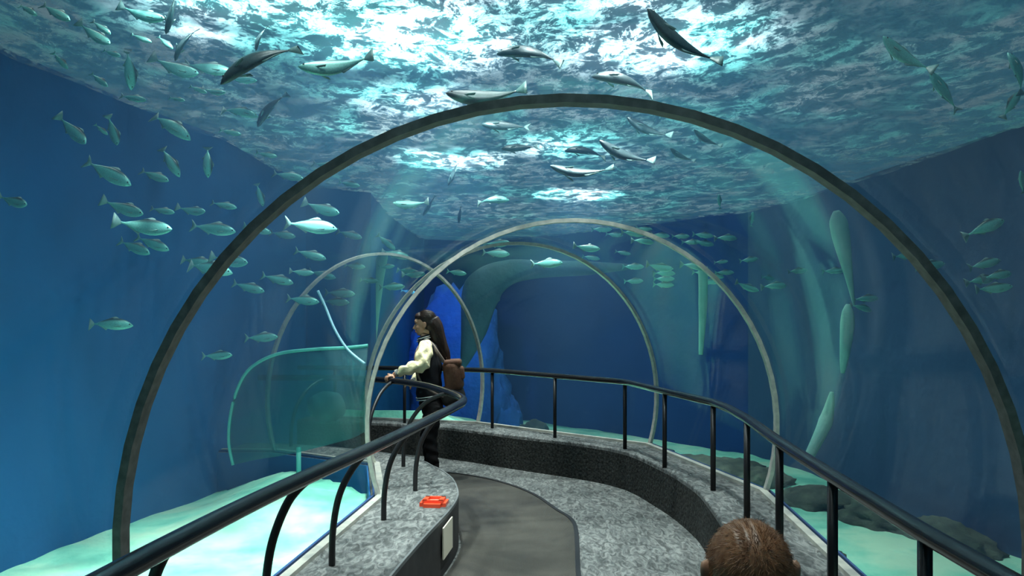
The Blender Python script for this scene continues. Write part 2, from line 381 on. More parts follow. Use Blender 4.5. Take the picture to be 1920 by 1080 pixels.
bm = inside_grid(120, 260, bed)
for v in bm.verts:
    x, y = v.co.x, v.co.y
    v.co = (x, y, v.co.z + .05 * mnoise.noise(Vector((x * .8, y * .8, 0))) + .018 * mnoise.noise(Vector((x * 3.5, y * 3.5, 4))))
tag(obj('sand_bed', bm, M['sand']), 'pale mint green rippled sand covering the tank bottom on both sides of the tunnel', 'sand', kind='stuff')

# water surface with wind ripples: clear where smooth, glitter and teal glints put in as translucent noise patches
m = bpy.data.materials.new('rippled_water_surface'); m.use_nodes = True; t = NT(m); t.n.remove(t.n['Principled BSDF']); out = t.n['Material Output']
tc = t.add('ShaderNodeTexCoord')
mp = t.add('ShaderNodeMapping'); mp.inputs['Scale'].default_value = (1, .7, 1); mp.inputs['Rotation'].default_value = (0, 0, .5); t.link(tc.outputs['Object'], mp.inputs['Vector'])
nA = t.add('ShaderNodeTexNoise', Scale=6.0, Detail=8.0, Roughness=.80, Distortion=.35); t.link(mp.outputs['Vector'], nA.inputs['Vector'])
nB = t.add('ShaderNodeTexNoise', Scale=22.0, Detail=2.0, Roughness=.65, Distortion=.8); t.link(mp.outputs['Vector'], nB.inputs['Vector'])
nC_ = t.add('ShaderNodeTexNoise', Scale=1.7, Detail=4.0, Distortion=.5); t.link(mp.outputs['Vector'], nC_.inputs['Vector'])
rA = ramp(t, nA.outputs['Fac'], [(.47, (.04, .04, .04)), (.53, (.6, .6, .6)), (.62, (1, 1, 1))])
tr = t.add('ShaderNodeBsdfTransparent'); tr.inputs['Color'].default_value = (.95, .985, .985, 1)
gl = t.add('ShaderNodeBsdfGlossy', Roughness=.22); gl.inputs['Color'].default_value = (.42, .80, 1, 1)
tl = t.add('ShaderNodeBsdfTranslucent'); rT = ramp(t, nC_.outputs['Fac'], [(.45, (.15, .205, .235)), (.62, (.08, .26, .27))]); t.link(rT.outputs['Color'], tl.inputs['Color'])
bu = t.add('ShaderNodeBump', Strength=1.0, Distance=.12); t.link(nB.outputs['Fac'], bu.inputs['Height'])
bu2 = t.add('ShaderNodeBump', Strength=1.0, Distance=.6); t.link(nA.outputs['Fac'], bu2.inputs['Height']); t.link(bu.outputs['Normal'], bu2.inputs['Normal'])
t.link(bu2.outputs['Normal'], gl.inputs['Normal'])
m1 = t.add('ShaderNodeMixShader'); m1.inputs[0].default_value = .34; t.link(tr.outputs[0], m1.inputs[1]); t.link(gl.outputs[0], m1.inputs[2])
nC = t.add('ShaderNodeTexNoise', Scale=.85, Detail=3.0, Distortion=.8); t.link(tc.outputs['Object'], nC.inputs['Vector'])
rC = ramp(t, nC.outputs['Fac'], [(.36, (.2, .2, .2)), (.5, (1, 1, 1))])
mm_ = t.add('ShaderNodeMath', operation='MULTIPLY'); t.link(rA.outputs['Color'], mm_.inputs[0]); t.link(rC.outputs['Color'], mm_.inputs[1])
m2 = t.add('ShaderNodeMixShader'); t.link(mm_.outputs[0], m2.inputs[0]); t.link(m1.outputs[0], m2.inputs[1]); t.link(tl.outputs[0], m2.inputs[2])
t.link(m2.outputs[0], out.inputs['Surface'])
M['water'] = m
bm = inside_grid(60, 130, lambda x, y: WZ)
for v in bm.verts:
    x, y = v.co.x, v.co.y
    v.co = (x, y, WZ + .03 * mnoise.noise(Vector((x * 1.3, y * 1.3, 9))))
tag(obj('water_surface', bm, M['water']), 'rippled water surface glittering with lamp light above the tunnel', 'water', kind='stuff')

# the water itself: a slightly hazy body filling the tank round the tunnel
m = bpy.data.materials.new('hazy_blue_water'); m.use_nodes = True; t = NT(m); t.n.remove(t.n['Principled BSDF']); out = t.n['Material Output']
vsn = t.add('ShaderNodeVolumeScatter', Density=.028, Anisotropy=.3); vsn.inputs['Color'].default_value = (.20, .52, 1, 1)
van = t.add('ShaderNodeVolumeAbsorption', Density=.026); van.inputs['Color'].default_value = (.15, .80, .97, 1)
ad = t.add('ShaderNodeAddShader'); t.link(vsn.outputs[0], ad.inputs[0]); t.link(van.outputs[0], ad.inputs[1]); t.link(ad.outputs[0], out.inputs['Volume'])
M['haze'] = m
bm = bmesh.new(); r_ = bmesh.ops.create_cube(bm, size=1, matrix=Matrix.Translation((0, 6.8, 1.25)) @ Matrix.Diagonal((9.6, 21, 3.8, 1)))
bmesh.ops.recalc_face_normals(bm, faces=bm.faces)
bm2 = bmesh.new(); rows = []
for i in range(len(FR)):
    sec = section(i, R0 + .055); a, b6 = sec[0], sec[-1]
    sec = [Vector((a.x, a.y, -.42))] + sec + [Vector((b6.x, b6.y, -.42))]
    rows.append([bm2.verts.new(p) for p in sec])
for ra, rb3 in zip(rows[:-1], rows[1:]):
    n3 = len(ra)
    for q in range(n3): bm2.faces.new((ra[q], ra[(q + 1) % n3], rb3[(q + 1) % n3], rb3[q]))
bm2.faces.new(rows[0]); bm2.faces.new(rows[-1])
bmesh.ops.recalc_face_normals(bm2, faces=bm2.faces); bmesh.ops.reverse_faces(bm2, faces=bm2.faces)
tmp_me = bpy.data.meshes.new('tmp'); bm2.to_mesh(tmp_me); bm2.free(); bm.from_mesh(tmp_me); bpy.data.meshes.remove(tmp_me)
tag(obj('tank_water', bm, M['haze'], smooth=False), 'hazy blue water filling the tank all round the glass tunnel', 'water', kind='stuff')

# rocks
def rock(c, s, lab, mtl='rock', seed=0, grp='dark rocks on the sand'):
    bm = bmesh.new(); bmesh.ops.create_icosphere(bm, subdivisions=4, radius=1)
    for v in bm.verts:
        p = v.co.copy(); d = 1 + .28 * mnoise.noise(p * 1.3 + Vector((seed * 7.1, 0, 0))) + .16 * mnoise.noise(p * 3.5 + Vector((seed, 3, 0))) + .10 * mnoise.noise(p * 9 + Vector((seed, 3, 9)))
        v.co = Vector((p.x * d * s[0], p.y * d * s[1], p.z * d * s[2]))
    o = obj('rock', bm, M[mtl]); o.location = c; tag(o, lab, 'rock', grp); return o
def gr(px, py): return G(px, py, SZ)
q = gr(1000, 822); rock((q.x, q.y, SZ + .02), (.36, .3, .27), 'rounded olive boulder just beyond the ledge, right of the woman', seed=1)
q = gr(1100, 838); rock((q.x, q.y, SZ), (.62, .35, .14), 'low flat rock right of the rounded boulder', seed=2)
q = gr(1195, 850); rock((q.x, q.y, SZ), (.55, .35, .11), 'low flat rock beyond the foot of the third rib', seed=3)
q = gr(1290, 872); rock((q.x, q.y, SZ), (.45, .4, .16), 'dark rugged rock between two posts left of the second rib', seed=4)
q = gr(1375, 886); rock((q.x, q.y, SZ), (.48, .4, .17), 'dark rugged rock behind the glass, left of the second rib foot', seed=5)
q = gr(1435, 905); rock((q.x, q.y, SZ), (.34, .4, .17), 'dark rugged rock directly behind the second rib', seed=6)
q = gr(1530, 940); rock((q.x, q.y, SZ), (.42, .5, .16), 'dark rock under the right rail, just right of the second rib', seed=7)
q = gr(1640, 975); rock((q.x + .02, q.y, SZ), (.33, .6, .14), 'long dark rock at the foot of the right tank wall under the rail', seed=8)
q = gr(1780, 1015); rock((q.x + .02, q.y, SZ), (.3, .6, .16), 'dark rock at the foot of the right wall, close to the nearest rib', seed=9)
q = gr(1553, 1068); rock((q.x, q.y, SZ + .02), (.15, .16, .16), 'small rock on the sand beside a post, right of the child', seed=10)
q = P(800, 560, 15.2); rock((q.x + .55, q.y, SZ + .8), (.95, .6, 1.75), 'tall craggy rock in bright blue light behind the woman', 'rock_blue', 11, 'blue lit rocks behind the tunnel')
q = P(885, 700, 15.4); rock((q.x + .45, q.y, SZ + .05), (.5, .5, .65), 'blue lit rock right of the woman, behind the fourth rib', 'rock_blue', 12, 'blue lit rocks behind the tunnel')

# pale reflections in the glass, built as solid tapering shapes, and a hose
def reflection(pts, rad, lab, sy=.6):
    o = tube_obj('solid_reflection', catmull(pts, 8), rad, M['pale'], seg=14, up=Vector((0, 1, 0)), sy=sy)
    return tag(o, lab, 'reflection', 'pale reflections built as solid shapes')
def lerp_r(a, b, n): return [a + (b - a) * i / (n - 1) for i in range(n)]
def prof(rs, n):
    out = []
    for i in range(n):
        f = i / (n - 1) * (len(rs) - 1); j = min(int(f), len(rs) - 2); out.append(rs[j] + (rs[j + 1] - rs[j]) * (f - j))
    return out
yy = 8.6
reflection([P(1568, 395, yy), P(1578, 450, yy), P(1590, 510, yy), P(1601, 572, yy)], prof([.03, .10, .10, .085, .065, .045, .025, .01], 25), 'pale green tapering pillar hanging down behind the right side of the nearest rib')
reflection([P(1590, 570, yy), P(1588, 620, yy), P(1580, 700, yy)], prof([.02, .065, .08, .07, .05, .02], 17), 'short pale green pillar below the tapering one on the right')
reflection([P(1560, 735, yy), P(1548, 790, yy), P(1515, 860, yy - .3)], prof([.02, .08, .05], 17), 'slanting pale green pillar above the rocks on the right')
yy = 11.5
reflection([P(1318, 500, yy), P(1318, 570, yy), P(1314, 665, yy)], prof([.07, .065, .03], 17), 'faint pale pillar just left of the right half of the second rib')
reflection([P(722, 470, 8.0 + 3), P(700, 540, 11), P(680, 660, 11), P(668, 800, 10.9)], prof([.05, .13, .18, .17], 25), 'tall pale pillar seen through the glass left of the woman')
yy = 13.5
arc = [P(868, 690, yy), P(888, 620, yy), P(905, 545, yy), P(950, 512, yy), P(1010, 505, yy), P(1100, 503, yy), P(1190, 500, yy)]
o = tube_obj('arched_reflection', catmull(arc, 8), prof([.03, .22, .34, .22, .15, .12, .03], 49), M['pale_far'], seg=14, up=Vector((0, 1, 0)), sy=.5)  # arch-like reflection in the glass, built as a solid tube
tag(o, 'wide pale arched reflection, built solid, in the dark water beyond the third rib', 'rock arch')
hose = [P(596, 545, 6.15), P(610, 575, 6.15), P(628, 618, 6.12), P(652, 655, 6.1), P(684, 682, 6.05)]
tag(tube_obj('hose', catmull(hose, 8), .010, mat('pale_hose', (.28, .5, .6), .5), seg=8), 'thin pale hose hanging in a curve through the water left of the woman', 'hose')
# teal curved panel for an unidentified shape left of the tunnel
m = bpy.data.materials.new('teal_acrylic'); m.use_nodes = True; t = NT(m); out = t.n['Material Output']; b = t.n['Principled BSDF']
b.inputs['Base Color'].default_value = (.02, .12, .14, 1); b.inputs['Roughness'].default_value = .35
tr = t.add('ShaderNodeBsdfTransparent'); tr.inputs['Color'].default_value = (.62, .95, .92, 1)
ms = t.add('ShaderNodeMixShader'); ms.inputs[0].default_value = .38; t.link(tr.outputs[0], ms.inputs[1]); t.link(b.outputs[0], ms.inputs[2]); t.link(ms.outputs[0], out.inputs['Surface'])
M['teal'] = m
M['teal_rim'] = mat('teal_rim', (.08, .42, .36), .5)
ts = empty('teal_panel', P(560, 860, 6.5), 'curved translucent teal panel with pale rounded rim in the water left of the woman', 'panel')
outl = [(437, 872), (429, 830), (432, 780), (445, 730), (470, 690), (520, 664), (590, 655), (650, 652), (690, 648)]
lowl = [(437, 872), (480, 862), (520, 856), (560, 848), (600, 838), (630, 830), (660, 822), (680, 812), (690, 806)]
def tdep(px): return 6.55 - .35 * math.sin((px - 429) / 261 * PI * .6) + .1
top = catmull([P(a, b5, tdep(a)) for a, b5 in outl], 6); low = catmull([P(a, b5, tdep(a)) for a, b5 in lowl], 6)
bm = bmesh.new(); rowsF = []; rowsB = []
for k2 in range(len(top)):
    rf_, rb_ = [], []
    for j in range(9):
        f = j / 8; p = low[k2].lerp(top[k2], f); bulge = .16 * math.sin(f * PI) * (k2 / len(top))
        rf_.append(bm.verts.new(p + Vector((0, -bulge, 0)))); rb_.append(bm.verts.new(p + Vector((0, -bulge + .03, 0))))
    rowsF.append(rf_); rowsB.append(rb_)
for k2 in range(len(top) - 1):
    for j in range(8):
        bm.faces.new((rowsF[k2][j], rowsF[k2][j + 1], rowsF[k2 + 1][j + 1], rowsF[k2 + 1][j]))
        bm.faces.new((rowsB[k2][j], rowsB[k2 + 1][j], rowsB[k2 + 1][j + 1], rowsB[k2][j + 1]))
    bm.faces.new((rowsF[k2][8], rowsB[k2][8], rowsB[k2 + 1][8], rowsF[k2 + 1][8])); bm.faces.new((rowsF[k2][0], rowsF[k2 + 1][0], rowsB[k2 + 1][0], rowsB[k2][0]))
obj('panel_sheet', bm, M['teal'], ts)
tube_obj('panel_rim', top, .014, M['teal_rim'], ts, seg=8)
q0 = P(615, 762, 6.9)
bm = bmesh.new(); bmesh.ops.create_icosphere(bm, subdivisions=3, radius=1)
for v in bm.verts:
    d = 1 + .2 * mnoise.noise(v.co * 1.4); v.co = Vector((v.co.x * .17 * d, v.co.y * .1 * d, v.co.z * .13 * d)) + q0
obj('dark_blob', bm, mat('dark_teal', (.01, .06, .08), .7), ts)
tube_obj('panel_foot', [Vector((P(560, 850, 6.6).x, P(560, 850, 6.6).y, -.05 + .0)), P(560, 850, 6.6) + Vector((0, 0, .05))], .02, M['teal_rim'], ts)
# ------------------------------------------------------------------ fish
def wall_x(path, Y):
    for (x0, y0), (x1, y1) in zip(path[:-1], path[1:]):
        if min(y0, y1) <= Y <= max(y0, y1): return x0 + (x1 - x0) * (Y - y0) / (y1 - y0)
    return None
def far_y(x):
    for (x0, y0), (x1, y1) in zip(WF[:-1], WF[1:]):
        if x0 <= x <= x1: return y0 + (y1 - y0) * (x - x0) / (x1 - x0)
    return 12
def tunnel_gap(p):
    "distance from the vault's skin, negative inside"
    best = 9
    for i in range(len(FR) - 1):
        a, b5 = FR[i][0], FR[i + 1][0]; ab = b5 - a; q = Vector((p.x, p.y, 0))
        t5 = max(0, min(1, (q - a).dot(ab) / ab.length_squared)); d = (q - (a + ab * t5)).length
        best = min(best, (math.hypot(d, p.z - CZ) if p.z > CZ else d) - R0)
    return best
def free(p, L):
    if p.z > WZ - .10 or p.z < SZ + .2: return False
    if tunnel_gap(p) < .10 + .12 * L: return False
    if p.y < .6: return False
    xl, xr = wall_x(WL, p.y), wall_x(WR, p.y)
    if xl is not None and p.x < xl + .15 + .35 * L: return False
    if xr is not None and p.y < 12.2 and p.x > xr - .15 - .35 * L: return False
    if p.y > 12 and p.x > 3.3: return False
    if p.z < bed(p.x, p.y) + .25: return False
    if p.x > -3.6 and p.x < 3.6 and p.y > far_y(p.x) - .5: return False
    return True

def fish_mesh(bend, detail, slate=False):
    "unit long fish, head towards +X, back towards +Z, returns dict of meshes"
    prof_ = [(.50, .006, .004, .0), (.485, .022, .016, -.002), (.45, .055, .034, -.002), (.40, .088, .05, 0), (.32, .124, .062, .002), (.22, .148, .068, .002), (.12, .155, .068, 0), (.02, .143, .062, 0),
             (-.08, .118, .052, 0), (-.17, .086, .038, .002), (-.25, .053, .025, .003), (-.31, .028, .014, .003), (-.35, .02, .009, .003), (-.385, .024, .005, .003)]
    def B(x, y, z): return Vector((x, y + bend * (x * x * 1.2 - .05), z))
    seg = 16 if detail else 10; out = {}
    def finish(bm, name, m, cols=None):
        me = bpy.data.meshes.new(name); bmesh.ops.recalc_face_normals(bm, faces=bm.faces)
        if cols is not None:
            la = bm.loops.layers.color.new('skin')
            for f in bm.faces:
                for l in f.loops: l[la] = cols(l.vert.co)
        bm.to_mesh(me); bm.free(); me.materials.append(m)
        for p in me.polygons: p.use_smooth = True
        return me
    def skin(c):
        hh = .15; k = max(-1, min(1, c.z / hh))
        back = Vector((.10, .23, .26)); flank = Vector((.48, .80, .76)); belly = Vector((.50, .76, .74))
        if slate: back, flank, belly = Vector((.08, .12, .14)), Vector((.20, .29, .31)), Vector((.28, .38, .40))  # darker greys put the backlit silhouette into the skin colour
        v = flank.lerp(back, max(0, (k - .45) / .5)) if k > .45 else (flank.lerp(belly, min(1, max(0, -k * 1.3))))
        if k > .4 and math.sin(c.x * 70) > .3: v = v * .7
        if c.x > .33 and c.x < .345 and abs(k) < .6: v = v * .55
        return (*[min(1, max(0, q)) for q in v], 1)
    def body(bm):
        rings = []
        for x, h, w, dz in prof_:
            rings.append([bm.verts.new(B(x, w * math.cos(2 * PI * k / seg), dz + h * math.sin(2 * PI * k / seg) * (1 if math.sin(2 * PI * k / seg) > 0 else .92))) for k in range(seg)])
        for a, b5 in zip(rings[:-1], rings[1:]):
            for k in range(seg): bm.faces.new((a[k], b5[k], b5[(k + 1) % seg], a[(k + 1) % seg]))
        bm.faces.new(rings[0]); bm.faces.new(rings[-1][::-1])
    def fin(bm, pts, th=.005):
        a = [bm.verts.new(B(x, th, z)) for x, z in pts]; b5 = [bm.verts.new(B(x, -th, z)) for x, z in pts]
        n = len(pts); f1 = bm.faces.new(a); f2 = bm.faces.new(b5[::-1])
        for i in range(n): bm.faces.new((a[i], b5[i], b5[(i + 1) % n], a[(i + 1) % n]))
        bmesh.ops.triangulate(bm, faces=[f1, f2], ngon_method='EAR_CLIP')
    TAIL = [(-.37, .018), (-.41, .06), (-.46, .115), (-.51, .155), (-.485, .09), (-.455, .03), (-.445, 0), (-.455, -.03), (-.485, -.09), (-.51, -.155), (-.46, -.115), (-.41, -.06), (-.37, -.018)]
    DOR = [(.20, .135), (.15, .182), (.10, .195), (.04, .175), (-.02, .145), (-.10, .105), (-.20, .075), (-.27, .045), (-.2, .04), (0, .1)]
    ANA = [(-.04, -.11), (-.08, -.16), (-.12, -.125), (-.20, -.08), (-.28, -.042), (-.2, -.035)]
    if detail:
        bm = bmesh.new(); body(bm); out['body'] = finish(bm, 'fish_body', M['fish'], skin)
        bm = bmesh.new(); fin(bm, TAIL); out['tail_fin'] = finish(bm, 'fish_tail', M['fin'])
        bm = bmesh.new(); fin(bm, DOR, .004); out['dorsal_fin'] = finish(bm, 'fish_dorsal', M['fin'])
        bm = bmesh.new(); fin(bm, ANA, .004); out['anal_fin'] = finish(bm, 'fish_anal', M['fin'])
        for s, nm in ((1, 'pectoral_fin'), (-1, 'pectoral_fin_b')):
            bm = bmesh.new()
            pts = [(.28, .055, -.03), (.20, .10, -.06), (.12, .125, -.085), (.14, .085, -.075), (.24, .06, -.055)]
            a = [bm.verts.new(B(x, s * y, z)) for x, y, z in pts]; b5 = [bm.verts.new(B(x, s * y, z - .007)) for x, y, z in pts]
            bm.faces.new(a); bm.faces.new(b5[::-1])
            for i in range(5): bm.faces.new((a[i], b5[i], b5[(i + 1) % 5], a[(i + 1) % 5]))
            out[nm] = finish(bm, 'fish_pectoral', M['fin'])
        for s, nm in ((1, 'eye'), (-1, 'eye_b')):
            bm = bmesh.new(); bmesh.ops.create_uvsphere(bm, u_segments=10, v_segments=8, radius=.017, matrix=Matrix.Translation(B(.425, s * .034, .018)))
            out[nm] = finish(bm, 'fish_eye', M['fisheye'])
    else:
        bm = bmesh.new(); body(bm); fin(bm, TAIL); fin(bm, DOR, .004); fin(bm, ANA, .004)
        out['body'] = finish(bm, 'fish_small', M['fish'], skin)
    return out
protos = {(bd, dt): fish_mesh(bd, dt) for bd in (-.35, 0, .35) for dt in (True, False)}
shaded_protos = {(bd, dt): fish_mesh(bd, dt, True) for bd in (-.35, 0, .35) for dt in (True, False)}
# px, py, apparent length, heading in the view (0 right, 90 up, 180 left), label, group
F = []
def fish(px, py, L, a, lab, grp, bend=0, roll=.25, dep=0, want=None): F.append((px, py, L, a, lab, grp, bend, roll, dep, want))
gA = 'silvery fish above the left side of the tunnel'
fish(321, 24, 84, 258, 'dark silhouetted fish at the top edge, left of the bright glare', gA, roll=1.1)
fish(345, 80, 76, 234, 'broad dark fish just below the one at the top edge, pointing down left', gA, roll=1.0)
fish(482, 113, 160, 207, 'large dark slender fish above the nearest rib on the left, tail up to the right', gA, roll=.8)
fish(487, 70, 52, 245, 'small dark fish crossing behind the tail of the large slender dark fish', gA, roll=.9)
fish(243, 130, 74, 273, 'narrow upright fish hanging head down in the upper left', gA, .35, roll=.65)
fish(137, 246, 80, 316, 'pale fish diving down to the right in the far upper left', gA)
fish(212, 246, 60, 288, 'steep fish right beside the pale diving fish in the upper left', gA)
fish(319, 303, 66, 303, 'fish diving steeply right, left of the upright small fish', gA)
fish(389, 303, 60, 274, 'small upright fish with a bright tail tip, left of the nearest rib', gA, .35)
fish(203, 325, 96, 332, 'long fish sloping down right above the pair of level fish at left', gA)
fish(506, 203, 84, 226, 'dark fish with a bright nose, pointing down left below the glare', gA, roll=.7)
fish(487, 365, 44, 285, 'small fish partly behind the nearest rib, nose down', gA, .35)
fish(632, 124, 140, 190, 'large pale fish with forked tail high in the glare, left of the crown', gA, .2, roll=.65)
gB = 'silvery fish over the crown of the tunnel'
fish(992, 100, 125, 168, 'pale backlit fish highest above the crown of the nearest rib', gB, roll=.8)
fish(912, 181, 150, 184, 'large fish resting just above the crown of the nearest rib', gB, .2, roll=.8)
fish(1275, 78, 170, 148, 'largest dark fish with forked tail, upper centre right, nose up left', gB, roll=.9)
fish(1170, 152, 120, 165, 'pale fish above the nearest rib, right of the crown', gB, roll=.8)
fish(948, 236, 92, 176, 'fish right under the crown of the nearest rib', gB, roll=.8)
fish(975, 277, 70, 185, 'short pale fish below the one under the crown', gB, roll=.8)
fish(1098, 284, 78, 170, 'dark fish over the bright patch, left of the long arched one', gB, roll=.9)
fish(1172, 290, 110, 160, 'long arched dark fish right of the bright patch', gB, .3, roll=.9)
fish(1215, 243, 90, 158, 'faint fish above the long arched dark fish', gB, roll=.8)
fish(1090, 322, 118, 178, 'dark narrow fish lying across the bright patch above the second rib', gB, roll=1.1)
fish(1278, 293, 52, 152, 'small pale fish right of the long arched dark fish', gB, roll=.8)
fish(1325, 262, 60, 150, 'faint fish just inside the nearest rib on the right of the crown', gB, roll=.8)
fish(850, 325, 50, 248, 'small dark upright fish in the glare left of centre', gB, roll=1.0)
fish(862, 402, 34, 262, 'tiny dark upright fish above the left shoulder of the second rib', gB, roll=1.0)
fish(805, 385, 46, 238, 'small dark slanting fish left of the tiny upright one', gB, roll=1.0)
fish(770, 383, 66, 184, 'thin bright fish with a curved back, left above the second rib', gB, .3, roll=.6)
fish(925, 375, 60, 5, 'thin pale fish low in the glare above the second rib', gB, roll=.6)
gC = 'silvery fish in the upper right water'
fish(1698, 106, 112, 143, 'pale fish with glowing rim, upper right, nose up left', gC, .3, roll=.4)
fish(1770, 172, 92, 122, 'pale fish touching the tail of the glowing rimmed one', gC, roll=.4)
fish(1908, 135, 84, 105, 'fish cut by the right edge of the picture, upper right', gC, roll=.4)
fish(1897, 195, 56, 60, 'thin slanting fish under the one cut by the right edge', gC, roll=.4)
fish(1916, 342, 44, 100, 'blue green fish half cut by the right edge, mid height', gC)
fish(1847, 427, 78, 23, 'bright fish with an iridescent back on the far right', gC)
fish(1700, 479, 56, 8, 'fish just right of the nearest rib, upper of the pair', gC)
fish(1743, 498, 62, 8, 'fish just right of the nearest rib, lower of the pair', gC)
for x, y, L, a in ((1846, 495, 60, 14), (1872, 516, 58, 10), (1862, 541, 64, 5), (1840, 525, 60, 8)):
    fish(x, y, L, a, 'dim greenish fish in the tight cluster at the far right', 'cluster of dim fish at the far right')
gD = 'pale fish right of the second rib'
fish(1570, 440, 44, 80, 'rounded pale fish in front of the hanging pale pillar', gD, roll=.2, dep=.5)
fish(1563, 508, 42, 2, 'fish at mid height left of the hanging pale pillar', gD)
fish(1616, 577, 44, 345, 'bright little fish at the lower tip of the hanging pillar', gD)
fish(1624, 560, 48, 4, 'dim fish just above the bright one at the lower tip of the pillar', gD)
fish(1495, 508, 38, 5, 'small fish on its own between the second and the nearest rib', gD)
fish(1440, 521, 30, 355, 'roundish small fish, upper one of the trio right of the second rib', gD, dep=.6)
fish(1452, 536, 48, 4, 'green fish, lowest right of the trio right of the second rib', gD)
fish(1400, 538, 46, 338, 'dim fish nose down, left one of the trio right of the second rib', gD)
fish(1404, 487, 36, 8, 'small fish with raised fin above the trio right of the second rib', gD)
fish(1410, 411, 28, 84, 'tiny upright fish between the second and the nearest rib', gD)
fish(1349, 378, 28, 96, 'faint tiny upright fish above the right shoulder of the second rib', gD)
gE = 'row of small pale fish over the right shoulder of the second rib'
for x, y, L, a, lab in ((1362, 446, 44, 0, 'small bright fish at the right end of the row above the second rib'), (1318, 441, 40, 354, 'small bright fish left of the end of the row above the second rib'),
                        (1320, 456, 40, 352, 'small bright fish, lower one of the row above the second rib'), (1296, 454, 36, 0, 'small fish overlapping the lower bright one of the row')):
    fish(x, y, L, a, lab, gE)
for x, y, L, a in ((1276, 443, 34, 0), (1238, 441, 36, 355), (1206, 452, 44, 355), (1188, 437, 50, 357), (1208, 429, 32, 355), (1128, 430, 40, 0), (1152, 440, 34, 355), (1168, 474, 30, 350)):
    fish(x, y, L, a, 'tiny pale fish in the loose row under the crown of the second rib', 'tiny pale fish under the crown of the second rib')
gF = 'small fish between the second and third rib'
for x, y, L, a, lab in ((1100, 465, 50, 352, 'thin pale fish crossing the crown of the third rib'), (1108, 483, 34, 350, 'tiny fish on the right shoulder of the third rib'), (1025, 494, 60, 2, 'pale fish in front of the pale arched reflection'),
                        (930, 475, 52, 355, 'dim thin fish above the pale arched reflection'), (932, 457, 50, 2, 'bright thin fish under the crown of the second rib, left'), (856, 511, 38, 352, 'pale fish at the top of the fourth rib'),
                        (1187, 500, 42, 0, 'dim fish left of the stack of four small fish'), (1188, 527, 38, 2, 'small green fish left below the stack of four small fish'),
                        (1236, 501, 52, 350, 'top fish of the stack of four small fish'), (1246, 512, 42, 0, 'second fish of the stack of four small fish'), (1245, 523, 40, 0, 'third fish of the stack of four small fish'), (1244, 534, 40, 358, 'lowest fish of the stack of four small fish'),
                        (1302, 499, 52, 350, 'bright fish touching the second rib right of the stack of four'), (1318, 512, 40, 355, 'fish behind the second rib, below the bright one'), (1332, 528, 40, 0, 'green fish at the second rib, above the faint pillar'),
                        (1352, 491, 26, 5, 'tiny fish right of the second rib, above the two dim ones'), (1358, 511, 36, 0, 'dim fish just right of the second rib'), (1341, 517, 34, 350, 'dim fish overlapping the second rib on its right')):
    fish(x, y, L, a, lab, gF)
gG = 'green fish left of the nearest rib'
for x, y, L, a, lab in ((26, 378, 66, 343, 'green fish at the left edge of the picture, mid height'), (232, 391, 82, 341, 'green fish, highest of the four level ones at left'), (270, 425, 104, 352, 'longest green fish, second of the four level ones at left'),
                        (252, 464, 68, 338, 'green fish, left one of the overlapping pair at left'), (286, 457, 66, 338, 'green fish, right one of the overlapping pair at left'),
                        (400, 429, 84, 352, 'pale green fish just left of the nearest rib'), (371, 491, 64, 350, 'green fish left behind the nearest rib, upper of the crossed group'), (392, 503, 88, 350, 'green fish left behind the nearest rib, lower of the crossed group'),
                        (207, 608, 76, 358, 'bright green fish alone in the open water at far left'), (407, 667, 58, 2, 'green fish lowest in the water, left of the teal panel')):
    fish(x, y, L, a, lab, gG)
gH = 'green fish between the nearest rib and the woman'
for x, y, L, a, lab in ((432, 489, 76, 350, 'green fish right behind the nearest rib'), (482, 430, 54, 345, 'fish half behind the nearest rib, upper'), (466, 539, 62, 345, 'green fish right of the nearest rib, nose slightly down'),
                        (520, 524, 62, 346, 'green fish right above the nose down one'), (583, 424, 96, 354, 'bright fish with a wide forked tail right of the nearest rib'), (604, 392, 74, 342, 'fish with a bright curved back above the fork tailed one'),
                        (582, 478, 60, 345, 'dim fish under the fork tailed one'), (566, 511, 44, 355, 'thin fish, left one of the touching pair'), (604, 515, 52, 346, 'thin fish, right one of the touching pair'),
                        (568, 563, 62, 353, 'green fish, left one of the trio above the hose'), (637, 550, 58, 357, 'green fish, upper right one of the trio above the hose'), (629, 566, 52, 357, 'green fish with a bright head, lower right of the trio above the hose'),
                        (490, 633, 62, 2, 'green fish above the left end of the teal panel'), (742, 477, 54, 348, 'bright fish with forked tail above the tall pale pillar'), (724, 454, 44, 320, 'fish with a curved back above the fork tailed one by the tall pillar'),
                        (764, 508, 42, 352, 'upper fish of the close pair left of the second rib'), (776, 515, 44, 2, 'lower fish of the close pair left of the second rib'), (735, 538, 48, 2, 'dim fish beside the tall pale pillar'),
                        (766, 547, 30, 350, 'tiny faint fish against the second rib'), (692, 526, 36, 355, 'small dim fish left of the tall pale pillar'), (665, 499, 40, 355, 'bright flecked fish left of the tall pale pillar'),
                        (655, 440, 50, 345, 'dim fish in the glitter left of the curved backed one'), (725, 500, 30, 5, 'tiny fish crossing the tall pale pillar'), (530, 440, 50, 350, 'dim fish beneath the ripples right of the nearest rib')):
    fish(x, y, L, a, lab, gH)
gI = 'fish shapes for teal reflections near the ripples in the upper left'  # teal reflections on the ripples, built as small fish
